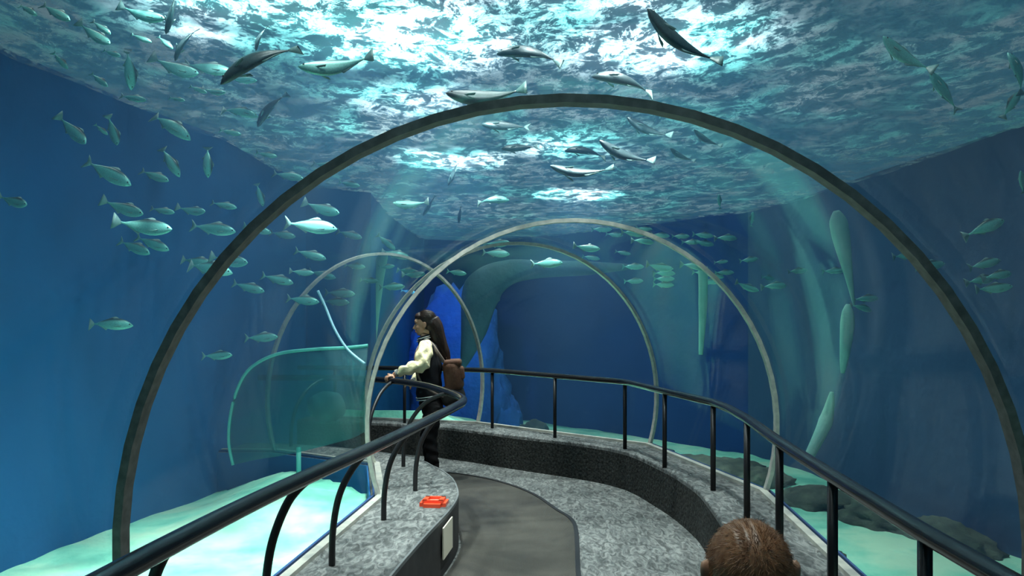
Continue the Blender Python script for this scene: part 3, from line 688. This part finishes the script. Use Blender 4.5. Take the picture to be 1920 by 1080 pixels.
for x, y, L, a in ((52, 18, 42, 330), (105, 24, 66, 330), (150, 38, 26, 325), (178, 66, 74, 326), (190, 52, 44, 325), (268, 28, 86, 345), (113, 114, 40, 312), (210, 100, 38, 340), (186, 150, 42, 322), (250, 184, 50, 350),
                   (332, 186, 30, 350), (402, 172, 44, 350), (372, 168, 34, 340), (450, 210, 66, 352), (330, 128, 96, 340), (390, 128, 90, 352), (432, 248, 40, 350), (320, 236, 90, 328), (265, 72, 40, 340), (310, 80, 40, 320),
                   (190, 243, 30, 320), (455, 150, 52, 0), (290, 330, 60, 340), (360, 395, 60, 350), (305, 395, 46, 350), (420, 385, 50, 348), (500, 290, 40, 350), (540, 330, 60, 350), (610, 310, 50, 350), (655, 345, 40, 350)):
    fish(x, y, L, a, 'small teal fish shape for broken reflections on the ripples in the upper left', gI, roll=.4)
skipped = 0
for idx, (px, py, L, a, lab, grp, bend, roll, dep, want) in enumerate(F):
    ideal = .34 * FPX / L * .95; best = None
    for s in range(0, 200):
        for sg in (1, -1):
            Y = ideal + sg * s * .06
            if Y < 1.2 or Y > 17: continue
            if free(P(px, py, Y), L * Y / FPX): best = Y; break
        if best: break
    if not best: skipped += 1; continue
    Y = best; size = L * Y / FPX
    a_ = math.radians(a); dd = dep if dep else rnd.uniform(-.18, .18)
    h = Vector((math.cos(a_), dd, math.sin(a_))).normalized()
    perp = Vector((-math.sin(a_), 0, math.cos(a_)))
    if perp.z < 0 or (abs(perp.z) < .05 and perp.x < 0): perp = -perp
    up = (perp * math.cos(roll) + Vector((0, 1, 0)) * math.sin(roll)); up = (up - h * up.dot(h)).normalized()
    side = up.cross(h)
    Mx = Matrix((h, side, up)).transposed().to_4x4(); Mx.translation = P(px, py, Y)
    size /= math.sqrt(max(.3, 1 - dd * dd * .8))
    Mx = Mx @ Matrix.Diagonal((size, size * 1.0, size * 1.0, 1))
    bq = .35 if bend > .1 else (-.35 if bend < -.1 else (rnd.choice((-.35, 0, 0, .35)) if L > 40 else 0))
    big = L >= 44
    ms = (shaded_protos if roll >= .7 else protos)[(bq, big)]
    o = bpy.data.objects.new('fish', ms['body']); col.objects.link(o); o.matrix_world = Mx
    tag(o, lab, 'fish', grp)
    if big:
        for nm in ('tail_fin', 'dorsal_fin', 'anal_fin', 'pectoral_fin', 'pectoral_fin_b', 'eye', 'eye_b'):
            c7 = bpy.data.objects.new(nm.replace('_b', ''), ms[nm]); col.objects.link(c7); c7.parent = o
print('fish', len(F), 'skipped', skipped)
# ------------------------------------------------------------------ people
def ell(bm, c, r, rot=None, sub=3):
    m = Matrix.Translation(Vector(c)) @ (rot.to_4x4() if rot else Matrix()) @ Matrix.Diagonal((r[0], r[1], r[2], 1))
    bmesh.ops.create_icosphere(bm, subdivisions=sub, radius=1, matrix=m)
def chain(bm, pr, n=6, sx=1, sy=1, seg=16, up=Vector((0, 0, 1))):
    "tapered limb through (point, radius) pairs with round ends"
    pts = catmull([p for p, r in pr], n); rs = catmull([Vector((r, 0, 0)) for p, r in pr], n)
    add_tube(bm, pts, [q.x for q in rs], seg=seg, sx=sx, sy=sy, up=up)
    for p, r in (pr[0], pr[-1]): ell(bm, p, (r, r, r), sub=2)
def loft(bm, st, seg=28):
    "stacked ellipses (centre, half x, half y)"
    rings = []
    for c, hx, hy in st:
        c = Vector(c); rings.append([bm.verts.new(c + Vector((hx * math.cos(2 * PI * k / seg), hy * math.sin(2 * PI * k / seg), 0))) for k in range(seg)])
    for a, b5 in zip(rings[:-1], rings[1:]):
        for k in range(seg): bm.faces.new((a[k], a[(k + 1) % seg], b5[(k + 1) % seg], b5[k]))
    bm.faces.new(rings[0]); bm.faces.new(rings[-1]); bmesh.ops.recalc_face_normals(bm, faces=bm.faces)
def fused(name, bm, mtl, parent, vox=.008, it=4, post=None):
    "all pieces fused into one continuous skin"
    me = bpy.data.meshes.new(name); bm.to_mesh(me); bm.free()
    tmp = bpy.data.objects.new(name, me); col.objects.link(tmp)
    md = tmp.modifiers.new('r', 'REMESH'); md.mode = 'VOXEL'; md.voxel_size = vox
    sm = tmp.modifiers.new('s', 'SMOOTH'); sm.factor = .5; sm.iterations = it
    dg = bpy.context.evaluated_depsgraph_get(); dg.update()
    me2 = bpy.data.meshes.new_from_object(tmp.evaluated_get(dg)); bpy.data.objects.remove(tmp)
    me2.name = name; me2.materials.clear(); me2.materials.append(mtl)
    for p in me2.polygons: p.use_smooth = True
    if post:
        for v in me2.vertices: v.co = post(v.co.copy())
    o = bpy.data.objects.new(name, me2); col.objects.link(o)
    if parent: o.parent = parent; o.matrix_parent_inverse = parent.matrix_basis.inverted()
    return o
def strands(name, n, mtl, parent, place, width=.0012, steps=4):
    "short tapered hairs; place(i) gives root, direction, length, droop"
    bm = bmesh.new()
    for i in range(n):
        r = place(i)
        if r is None: continue
        p, d, L, g = r; d = d.normalized(); s = d.cross(Vector((rnd.random() - .5, rnd.random() - .5, rnd.random() - .5))).normalized(); u = d.cross(s)
        prev = None
        for k in range(steps):
            f = k / (steps - 1); c = p + d * L * f + Vector(g) * L * f * f; w = width * (1 - .85 * f)
            ring = [bm.verts.new(c + (s * math.cos(t9) + u * math.sin(t9)) * w) for t9 in (0, 2.094, 4.189)]
            if prev:
                for q in range(3): bm.faces.new((prev[q], prev[(q + 1) % 3], ring[(q + 1) % 3], ring[q]))
            prev = ring
    return obj(name, bm, mtl, parent)
M['skin'] = mat('skin', (.55, .30, .19), .5, 0, .4, noise=(20, (.50, .26, .16), .4, .7))
M['lips'] = mat('lips', (.42, .13, .11), .4)
M['hair_dark'] = mat('dark_brown_hair', (.016, .008, .005), .42, 0, .5, noise=(90, (.04, .02, .013), .4, .65), bump=(160, .6, .004))
M['hair_brown'] = mat('short_brown_hair', (.24, .10, .04), .4, 0, .5, noise=(70, (.38, .17, .075), .4, .65))
M['jacket'] = mat('black_wool', (.011, .012, .015), .8, 0, .2, bump=(200, .4, .002))
M['sleeve'] = mat('cream_leather', (.86, .76, .47), .45, 0, .4, noise=(9, (.74, .65, .40), .35, .7), bump=(22, .5, .02))
M['stripe'] = mat('white_stripe', (.75, .75, .7), .6)
M['trouser'] = mat('black_denim', (.008, .008, .009), .8, 0, .2, bump=(60, .3, .004))
M['boot'] = mat('black_boot', (.008, .007, .007), .5)
M['pack'] = mat('brown_canvas', (.085, .04, .025), .75, 0, .2, noise=(14, (.13, .065, .04), .35, .7), bump=(60, .4, .006))
M['pack_dark'] = mat('dark_grey_canvas', (.025, .024, .022), .8, 0, .2, bump=(60, .4, .006))
M['strap'] = mat('taupe_strap', (.22, .16, .13), .7)
M['metalbit'] = mat('buckle', (.6, .58, .5), .3, 1)

WY = 7.95
def W(px, py, dy=0): return P(px, py, WY) + Vector((0, dy, 0))
wm = empty('person', W(808, 891), 'woman with long dark hair in a black and cream jacket, leaning on the handrail', 'person')
HC = W(796, 607)                                  # centre of the head; she looks to the left (-X) and a little down
HR = Matrix.Rotation(-.10, 3, 'Y')
def Hd(f, l, u): return HC + HR @ Vector((-f, l, u))
bm = bmesh.new()
ell(bm, Hd(-.005, 0, .022), (.094, .074, .092), HR)
ell(bm, Hd(.038, 0, -.045), (.056, .054, .070), HR)
ell(bm, Hd(.06, 0, -.092), (.026, .028, .022), HR)
ell(bm, Hd(.075, 0, .03), (.022, .055, .03), HR)
chain(bm, [(Hd(.086, 0, .008), .009), (Hd(.100, 0, -.018), .0105), (Hd(.109, 0, -.034), .0125)])
for s in (-1, 1):
    ell(bm, Hd(.098, s * .010, -.037), (.009, .008, .007)); ell(bm, Hd(.066, s * .036, -.03), (.022, .02, .022))
    ell(bm, Hd(-.008, s * .074, -.012), (.018, .009, .030), HR)
    ell(bm, Hd(-.010, s * .081, .004), (.012, .006, .012), HR)
ell(bm, Hd(.090, 0, -.060), (.011, .020, .007), HR); ell(bm, Hd(.088, 0, -.072), (.011, .018, .0075), HR)
chain(bm, [(Hd(-.025, 0, -.06), .050), (W(797, 634), .050), (W(800, 650), .06)])
loft(bm, [(W(800, 640), .05, .10), (W(803, 655), .09, .155), (W(804, 680), .10, .15), (W(804, 710), .09, .13), (W(805, 735), .095, .14), (W(808, 762), .10, .15), (W(809, 772), .06, .1)])
rail_hand = min(LRc, key=lambda q: abs(960 + q.x / q.y * FPX - 728) + (0 if q.y > 7 else 999))
SH = P(798, 650, WY - .15); EL = P(791, 683, WY - .24); WR_ = rail_hand + Vector((.055, .02, .062))
SH2 = P(803, 650, WY + .15); EL2 = P(800, 688, WY + .20); WR2 = P(775, 716, WY + .04)
chain(bm, [(SH, .052), (EL, .036), (WR_ + Vector((.02, 0, .004)), .023), (WR_, .022)])
chain(bm, [(SH2, .052), (EL2, .036), (WR2, .023)])
rd = Vector((-.57, .82, 0)).normalized(); rn = Vector((-.82, -.57, 0)).normalized()
ell(bm, rail_hand + Vector((.022, .010, .046)), (.045, .036, .014), Matrix.Rotation(.45, 3, 'Y'))
for j, (ln, th) in enumerate(((.9, .0085), (1.0, .009), (.95, .0085), (.78, .0075))):
    b0 = rail_hand + rd * ((j - 1.5) * .020) + Vector((0, 0, .040)) - rn * .004
    chain(bm, [(b0, th + .001), (b0 + rn * .026 * ln + Vector((0, 0, -.002)), th), (b0 + rn * .040 * ln + Vector((0, 0, -.026)), th * .95), (b0 + rn * .034 * ln + Vector((0, 0, -.048 * ln)), th * .85)], n=4, seg=10)
b0 = rail_hand - rd * .034 + Vector((.028, .012, .036))
chain(bm, [(b0, .011), (b0 + Vector((.006, -.012, -.022)), .010), (b0 + Vector((-.012, -.018, -.046)), .0085)], n=4, seg=10)
# far hand resting on the hip pocket
ell(bm, WR2 + Vector((-.03, 0, -.02)), (.036, .016, .030))
for j in range(4):
    b0 = WR2 + Vector((-.055, 0, -.032 + j * .014)); chain(bm, [(b0, .008), (b0 + Vector((-.022, 0, -.008)), .0075), (b0 + Vector((-.030, .004, -.026)), .0065)], n=4, seg=10)
b0 = WR2 + Vector((-.02, -.006, -.04)); chain(bm, [(b0, .010), (b0 + Vector((-.01, 0, -.03)), .008)], n=4, seg=10)
LEGS = [(-.085, 0), (.085, -9)]
for dy, sh in LEGS:
    chain(bm, [(W(813 + sh * .3, 768, dy), .078), (W(808 + sh, 822, dy), .052), (W(814 + sh, 872, dy), .034), (W(813 + sh, 884, dy), .034)])
    chain(bm, [(W(815 + sh, 884, dy), .034), (W(801 + sh, 886, dy), .028), (W(792 + sh, 887, dy), .022)])
fused('body', bm, M['skin'], wm, vox=.0055, it=3)
for s in (-1, 1):                                  # eyes: white, iris, brow
    bm = bmesh.new(); ell(bm, Hd(.0765, s * .030, .002), (.010, .011, .0065)); e = obj('eye', bm, mat('eye_white', (.7, .68, .65), .3), wm)
    bm = bmesh.new(); ell(bm, Hd(.0845, s * .031, .002), (.003, .005, .0055)); obj('iris', bm, M['fisheye'], e)
    tube_obj('eyebrow', [Hd(.0955, s * .014, .024), Hd(.092, s * .030, .029), Hd(.080, s * .046, .025)], [.003, .0038, .002], M['hair_dark'], wm, seg=6)
for zz, hh_ in ((-.0605, .0050), (-.0715, .0058)):
    bm = bmesh.new(); ell(bm, Hd(.0935, 0, zz), (.0095, .0185, hh_), HR); obj('lip', bm, M['lips'], wm)
# jacket
bm = bmesh.new()
loft(bm, [(W(795, 634), .058, .066), (W(799, 640), .078, .125), (W(802, 647), .098, .178), (W(804, 664), .118, .192), (W(805, 685), .124, .188), (W(805, 710), .124, .182), (W(804, 730), .124, .180), (W(804, 741), .120, .176), (W(804, 749), .112, .168)])
jk = fused('jacket', bm, M['jacket'], wm, vox=.009, it=5, post=lambda v: v + Vector((.006 * math.sin(v.z * 34 + v.y * 9), .007 * math.sin(v.z * 27 + v.x * 14), 0)))
for k8, (pp, hx, hy) in enumerate(((742, .1215, .177), (746.5, .118, .174))):    # hem ribs with white stripes
    bm = bmesh.new(); c = W(804, pp)
    pts = [c + Vector((hx * 1.02 * math.cos(t8), hy * 1.02 * math.sin(t8), -.018 * math.cos(t8) * -1)) for t8 in [2 * PI * q / 48 for q in range(49)]]
    add_tube(bm, pts, .0045, seg=8); obj('hem_stripe', bm, M['stripe'], jk)
for k8, (pp, hx) in enumerate(((633, .066), (636.5, .074))):
    bm = bmesh.new(); c = W(795, pp)
    pts = [c + Vector((hx * math.cos(t8), (hx + .008) * math.sin(t8), .30 * hx * math.cos(t8))) for t8 in [2 * PI * q / 40 for q in range(41)]]
    add_tube(bm, pts, .004 if k8 else .0045, seg=8); obj('collar_stripe', bm, M['stripe'], jk)
bm = bmesh.new(); c = W(795, 631)
add_tube(bm, [c + Vector((.058 * math.cos(t8), .062 * math.sin(t8), .018 * math.cos(t8))) for t8 in [2 * PI * q / 40 for q in range(41)]], .009, seg=8); obj('collar', bm, M['jacket'], jk)
def wr(v): return v + Vector((.006 * math.sin(v.x * 60 + v.z * 40), .006 * math.sin(v.x * 45 - v.z * 50), .008 * math.sin(v.x * 52 + v.y * 30 + v.z * 25)))
W0 = WR_
CU = W0 + (EL - W0) * .16; CB = W0 + (EL - W0) * .02
bm = bmesh.new(); chain(bm, [(SH + Vector((.0, .035, .01)), .064), (SH + Vector((0, 0, -.03)), .078), (SH.lerp(EL, .62), .078), (EL + Vector((.004, 0, -.004)), .068), (EL.lerp(W0, .35), .060), (EL.lerp(W0, .65), .050), (CU, .040)], n=8)
tag(fused('sleeve', bm, M['sleeve'], wm, vox=.007, it=3, post=wr), 'cream leather sleeve')
bm = bmesh.new(); chain(bm, [(SH2 + Vector((0, -.035, .01)), .064), (SH2 + Vector((0, 0, -.03)), .076), (SH2.lerp(EL2, .6), .074), (EL2, .064), (EL2.lerp(WR2, .5), .052), (EL2.lerp(WR2, .9), .042)], n=8)
tag(fused('sleeve', bm, M['sleeve'], wm, vox=.008, it=3, post=wr), 'cream leather sleeve')
for a9, b9 in ((CU, CB), (EL2.lerp(WR2, .88), WR2)):
    bm = bmesh.new(); add_tube(bm, [a9.lerp(b9, q / 4) for q in range(5)], [.036, .037, .036, .035, .033], seg=20); cf = obj('cuff', bm, M['jacket'], wm)
    for f in (.3, .62, .9):
        bm = bmesh.new(); add_tube(bm, [a9.lerp(b9, f - .05), a9.lerp(b9, f + .05)], .0378, seg=20); obj('cuff_stripe', bm, M['stripe'], cf)
# trousers and boots
bm = bmesh.new()
loft(bm, [(W(805, 742), .105, .16), (W(808, 755), .118, .168), (W(812, 770), .112, .165), (W(812, 782), .08, .13)])
for dy, sh in LEGS:
    chain(bm, [(W(813 + sh * .3, 768, dy), .092), (W(810 + sh * .6, 795, dy), .082), (W(808 + sh, 822, dy), .068), (W(812 + sh, 850, dy), .062), (W(814 + sh, 874, dy), .056)], n=7)
fused('trousers', bm, M['trouser'], wm, vox=.009, it=4, post=lambda v: v + Vector((.005 * math.sin(v.z * 70 + v.y * 30), .004 * math.sin(v.z * 60), 0)))
for dy, sh in LEGS:
    bm = bmesh.new(); chain(bm, [(W(816 + sh, 868, dy), .050), (W(816 + sh, 883, dy), .047)]); chain(bm, [(W(817 + sh, 884, dy), .046), (W(802 + sh, 886, dy), .040), (W(789 + sh, 888, dy), .030)], sy=.8)
    o = fused('boot', bm, M['boot'], wm, vox=.008, it=3, post=lambda v: Vector((v.x, v.y, max(v.z, .004))))
# hair
bm = bmesh.new()
ell(bm, Hd(-.022, 0, .040), (.092, .082, .090), HR); ell(bm, Hd(-.048, 0, -.005), (.072, .080, .085), HR); ell(bm, Hd(.035, 0, .072), (.052, .066, .045), HR)
chain(bm, [(Hd(-.06, 0, .02), .068), (W(814, 613), .064), (W(819, 630), .060), (W(826, 648), .052), (W(834, 663), .040), (W(841, 676), .016)], sy=1.0, sx=1.35, n=8, up=Vector((0, 1, 0)))
hr = fused('hair', bm, M['hair_dark'], wm, vox=.007, it=2, post=lambda v: v + Vector((.004 * math.sin(v.y * 190), 0, .002 * math.sin(v.y * 230))))
def hplace(i):
    y = rnd.uniform(-.07, .07); t9 = rnd.random(); path = [W(812, 604), W(822, 622), W(829, 643), W(838, 664)]
    q = catmull(path, 4); k9 = int(t9 * (len(q) - 2)); p = q[k9] + Vector((rnd.uniform(-.05, .015), y * (1 - .4 * t9) * 1.1, 0))
    return p, (q[k9 + 1] - q[k9]), rnd.uniform(.08, .14), (rnd.uniform(-.05, .05), 0, -.15)
strands('hair_strands', 420, M['hair_dark'], hr, hplace, .0022, 5)
def splace(i):
    th = rnd.uniform(.4, 2.7); ph = rnd.uniform(-1.2, 1.2)
    n9 = Vector((-math.cos(th), math.sin(ph) * math.sin(th), math.cos(ph) * math.sin(th))); c = Hd(-.022, 0, .040) + Vector((n9.x * .092, n9.y * .083, n9.z * .091))
    d9 = Vector((1, 0, -.1)); d9 = d9 - n9 * d9.dot(n9); return c, d9 + n9 * .02, rnd.uniform(.04, .08), (0, 0, -.2)
strands('hair_strands', 500, M['hair_dark'], hr, splace, .0016, 4)

# backpack worn on her back
bp = empty('backpack', W(851, 757), 'brown canvas backpack with a dark lower pocket, worn on the back of the woman', 'backpack')
def rbox(bm, c, hx, hy, hz, rot, bev):
    add_box(bm, c, (2 * hx, 2 * hy, 2 * hz), rot); bmesh.ops.bevel(bm, geom=bm.edges[:], offset=bev, segments=5, affect='EDGES', profile=.5)
tl_ = Matrix.Rotation(-.10, 3, 'Y')
bm = bmesh.new(); rbox(bm, W(850, 705), .090, .135, .165, tl_, .07)
main = obj('main_compartment', bm, M['pack'], bp)
for v in main.data.vertices:
    v.co += Vector((.006 * math.sin(v.co.z * 50), .004 * math.sin(v.co.z * 43 + v.co.x * 30), .006 * math.sin(v.co.y * 40)))
bm = bmesh.new(); rbox(bm, W(848, 739), .118, .128, .098, Matrix.Rotation(-.35, 3, 'Y'), .06); tag(obj('lower_pocket', bm, M['pack_dark'], bp), 'dark grey lower pocket')
bm = bmesh.new(); rbox(bm, W(860, 700), .055, .10, .07, tl_, .03); obj('front_pocket', bm, M['pack'], bp)
bm = bmesh.new(); rbox(bm, W(849, 680), .085, .125, .035, Matrix.Rotation(-.05, 3, 'Y'), .03); obj('flap', bm, M['pack'], bp)
tube_obj('carry_handle', [W(838, 674, -.03), W(836, 667, -.02), W(836, 667, .02), W(838, 674, .03)], .006, M['strap'], bp)
def strap(pts, nm='shoulder_strap', r=.018): return tube_obj(nm, catmull(pts, 8), r, M['strap'], bp, seg=10, up=Vector((0, 1, 0)), sy=.35 if nm else 1)
strap([W(787, 700, -.172), W(783, 680, -.17), W(785, 660, -.15), W(792, 646, -.125), W(801, 640, -.115), W(812, 645, -.12), W(822, 659, -.135), W(834, 678, -.10)])
strap([W(787, 700, .172), W(783, 680, .17), W(785, 660, .15), W(792, 646, .125), W(801, 640, .115), W(812, 645, .12), W(822, 659, .135), W(836, 678, .10)])
strap([W(786, 694, -.182), W(790, 706, -.192), W(797, 718, -.194), (W(815, 732, -.185)), W(834, 742, -.12)], 'lower_strap', .010)
bm = bmesh.new(); add_box(bm, W(859, 716, -.115), (.022, .006, .016)); obj('buckle', bm, M['metalbit'], bp, smooth=False)
bm = bmesh.new(); ell(bm, W(862, 722, -.122), (.008, .006, .012)); obj('zip_pull', bm, M['metalbit'], bp)

# the child in the foreground, seen from behind
KY = 1.50
KC = Vector((.442, KY, 1.066))
kd = empty('person', (KC.x, KC.y, 0), 'child with short brown hair, seen from behind, at the bottom of the picture', 'person')
M['tee'] = mat('grey_tshirt', (.10, .11, .13), .85, 0, .2, bump=(120, .3, .002))
M['shorts'] = mat('navy_trousers', (.02, .025, .05), .85, 0, .2)
def K(x, y, z): return Vector((KC.x + x, KC.y + y, z))
bm = bmesh.new()
ell(bm, K(0, 0, 1.072), (.072, .088, .092)); ell(bm, K(0, .032, 1.01), (.052, .052, .062)); ell(bm, K(0, .058, .968), (.022, .022, .018))
chain(bm, [(K(0, .078, 1.035), .008), (K(0, .093, 1.012), .0105)])
ell(bm, K(0, .076, .985), (.018, .010, .009))
for s in (-1, 1):
    ell(bm, K(s * .077, -.004, 1.078), (.010, .017, .028), Matrix.Rotation(s * .35, 3, 'Z')); ell(bm, K(s * .086, -.012, 1.085), (.006, .013, .022), Matrix.Rotation(s * .5, 3, 'Z'))
chain(bm, [(K(0, -.01, 1.0), .042), (K(0, -.012, .94), .040), (K(0, -.01, .90), .05)])
loft(bm, [(K(0, -.01, .925), .06, .04), (K(0, -.01, .90), .12, .055), (K(0, 0, .82), .125, .075), (K(0, 0, .68), .11, .075), (K(0, 0, .58), .12, .08), (K(0, 0, .53), .10, .07)])
for s in (-1, 1):
    chain(bm, [(K(s * .12, -.01, .885), .035), (K(s * .16, -.01, .73), .027), (K(s * .165, .05, .56), .018)])
    ell(bm, K(s * .165, .058, .525), (.012, .024, .030))
    for j in range(4): chain(bm, [(K(s * .165, .040 + j * .012, .505), .0065), (K(s * .162, .044 + j * .012, .480), .006), (K(s * .155, .046 + j * .012, .462 + (.004 if j in (0, 3) else 0)), .0055)], n=3, seg=8)
    chain(bm, [(K(s * .160, .080, .525), .008), (K(s * .156, .092, .498), .0065)], n=3, seg=8)
    chain(bm, [(K(s * .06, 0, .54), .062), (K(s * .065, .005, .30), .042), (K(s * .065, -.01, .08), .028), (K(s * .065, 0, .04), .028)])
    chain(bm, [(K(s * .065, -.02, .034), .028), (K(s * .068, .09, .028), .024)])
fused('body', bm, M['skin'], kd, vox=.0055, it=3)
bm = bmesh.new(); loft(bm, [(K(0, -.01, .928), .062, .052), (K(0, -.01, .912), .115, .065), (K(0, 0, .82), .137, .09), (K(0, 0, .68), .126, .09), (K(0, 0, .56), .135, .094), (K(0, 0, .53), .13, .09)])
for s in (-1, 1): chain(bm, [(K(s * .10, -.01, .885), .044), (K(s * .135, -.01, .82), .044), (K(s * .148, -.01, .76), .044)])
fused('tshirt', bm, M['tee'], kd, vox=.009, it=4)
bm = bmesh.new(); loft(bm, [(K(0, 0, .56), .126, .086), (K(0, 0, .50), .125, .088), (K(0, 0, .46), .10, .07)])
for s in (-1, 1): chain(bm, [(K(s * .062, 0, .52), .068), (K(s * .067, .005, .30), .055), (K(s * .067, -.008, .10), .046)])
fused('trousers', bm, M['shorts'], kd, vox=.01, it=4)
for s in (-1, 1):
    bm = bmesh.new(); chain(bm, [(K(s * .066, -.025, .05), .040), (K(s * .068, .05, .04), .036), (K(s * .070, .10, .032), .028)])
    fused('shoe', bm, M['stripe'], kd, vox=.008, it=3, post=lambda v: Vector((v.x, v.y, max(v.z, .004))))
bm = bmesh.new(); ell(bm, K(0, -.008, 1.086), (.078, .093, .091), sub=4); ell(bm, K(0, -.035, 1.05), (.074, .066, .070))
hk = fused('hair', bm, M['hair_brown'], kd, vox=.006, it=3, post=lambda v: v + Vector((0, 0, .0015 * math.sin(v.x * 300))) )
def kplace(i):
    while True:
        n9 = Vector((rnd.gauss(0, 1), rnd.gauss(0, 1), rnd.gauss(0, 1))).normalized()
        if n9.z > -.75 and not (n9.y > .55 and n9.z < .15): break
    low = n9.z < -.1
    c = K(0, -.008, 1.086) + Vector((n9.x * .077, n9.y * .092, n9.z * .090))
    if low: c = K(n9.x * .075, n9.y * .085 - .012, 1.086 + n9.z * .105)
    crown = Vector((.1, -.75, .65)).normalized(); d9 = (n9 - crown); d9 = d9 - n9 * d9.dot(n9) + n9 * .28 + Vector((rnd.gauss(0, .18), rnd.gauss(0, .18), rnd.gauss(0, .18)))
    return c - n9 * .003, d9, rnd.uniform(.010, .018), (0, 0, -.12)
strands('hair_strands', 9000, M['hair_brown'], hk, kplace, .0007, 3)

# ------------------------------------------------------------------ light and camera
def spot(name, loc, aim, W_, size, blend, color, rad=.25):
    l = bpy.data.lights.new(name, 'SPOT'); l.energy = W_; l.spot_size = math.radians(size); l.spot_blend = blend; l.color = color; l.shadow_soft_size = rad
    o = bpy.data.objects.new(name, l); col.objects.link(o); o.location = loc
    o.rotation_euler = (Vector(aim) - Vector(loc)).to_track_quat('-Z', 'Y').to_euler(); return o
CW = (.95, 1, .98)
for x, y, w, sz in ((-.62, 4.7, 2400, 72), (-.75, 6.0, 650, 60), (.85, 10.6, 3000, 62), (.85, 4.7, 1200, 76), (.3, 3.9, 600, 80), (-1.45, 4.2, 1300, 70), (-.62, 8.2, 1700, 64), (.55, 7.6, 900, 66)):
    spot('flood_and_fill_lamp', (x, y, WZ + 1.2), (x, y, 0), w, sz, 1, CW, .06)
for x, y, w in ((0.1, 1.5, 1700), (.2, 6.3, 1700), (.6, 11.5, 1600)):
    spot('sand_fill', (x, y, 8.2), (x, y, 0), w, 84, 1, CW, .5)  # broad unseen spots added to light the sand
sun = bpy.data.lights.new('fill_sun', 'SUN'); sun.energy = 1.3; sun.angle = math.radians(6); sun.color = (.90, 1, .96)  # overhead fill added for ambience, shining through the unbuilt hall roof
so = bpy.data.objects.new('fill_sun', sun); col.objects.link(so); so.rotation_euler = (math.radians(-14), math.radians(-10), 0)
spot('flood_and_fill_lamp', (-1.5, 6.3, WZ + 1.6), (-.85, 7.9, .9), 420, 40, 1, (1, .97, .88), .08)  # fill spot added to brighten the woman, no real lamp there
spot('blue_lamp', (-1.5, 12.4, 2.7), (-1.5, 15.5, .9), 150, 66, .9, (.05, .25, 1), .1)
w = bpy.data.worlds.new('tank_hall'); bpy.context.scene.world = w; w.use_nodes = True
bg = w.node_tree.nodes['Background']; bg.inputs['Color'].default_value = (.05, .19, .30, 1); bg.inputs['Strength'].default_value = .55
cam = bpy.data.cameras.new('camera'); cam.sensor_width = 36; cam.lens = 36 * FPX / 1920; cam.shift_y = (HY - 540) / 1920; cam.clip_start = .05; cam.clip_end = 100
co = bpy.data.objects.new('camera', cam); col.objects.link(co); co.location = (0, 0, EYE); co.rotation_euler = (PI / 2, 0, 0)
sc = bpy.context.scene; sc.camera = co
vs_ = sc.view_settings; sc.display_settings.display_device = 'sRGB'
vs_.view_transform = 'Standard'; vs_.look = 'None'; vs_.exposure = 0; vs_.gamma = 1; vs_.use_curve_mapping = False
cy = sc.cycles; cy.transparent_max_bounces = 24; cy.max_bounces = 4; cy.diffuse_bounces = 2; cy.glossy_bounces = 2; cy.volume_bounces = 0; cy.transmission_bounces = 2; cy.use_adaptive_sampling = True; cy.adaptive_threshold = .04; cy.adaptive_min_samples = 16; cy.sample_clamp_indirect = 6
cy.use_denoising = True; cy.use_light_tree = False
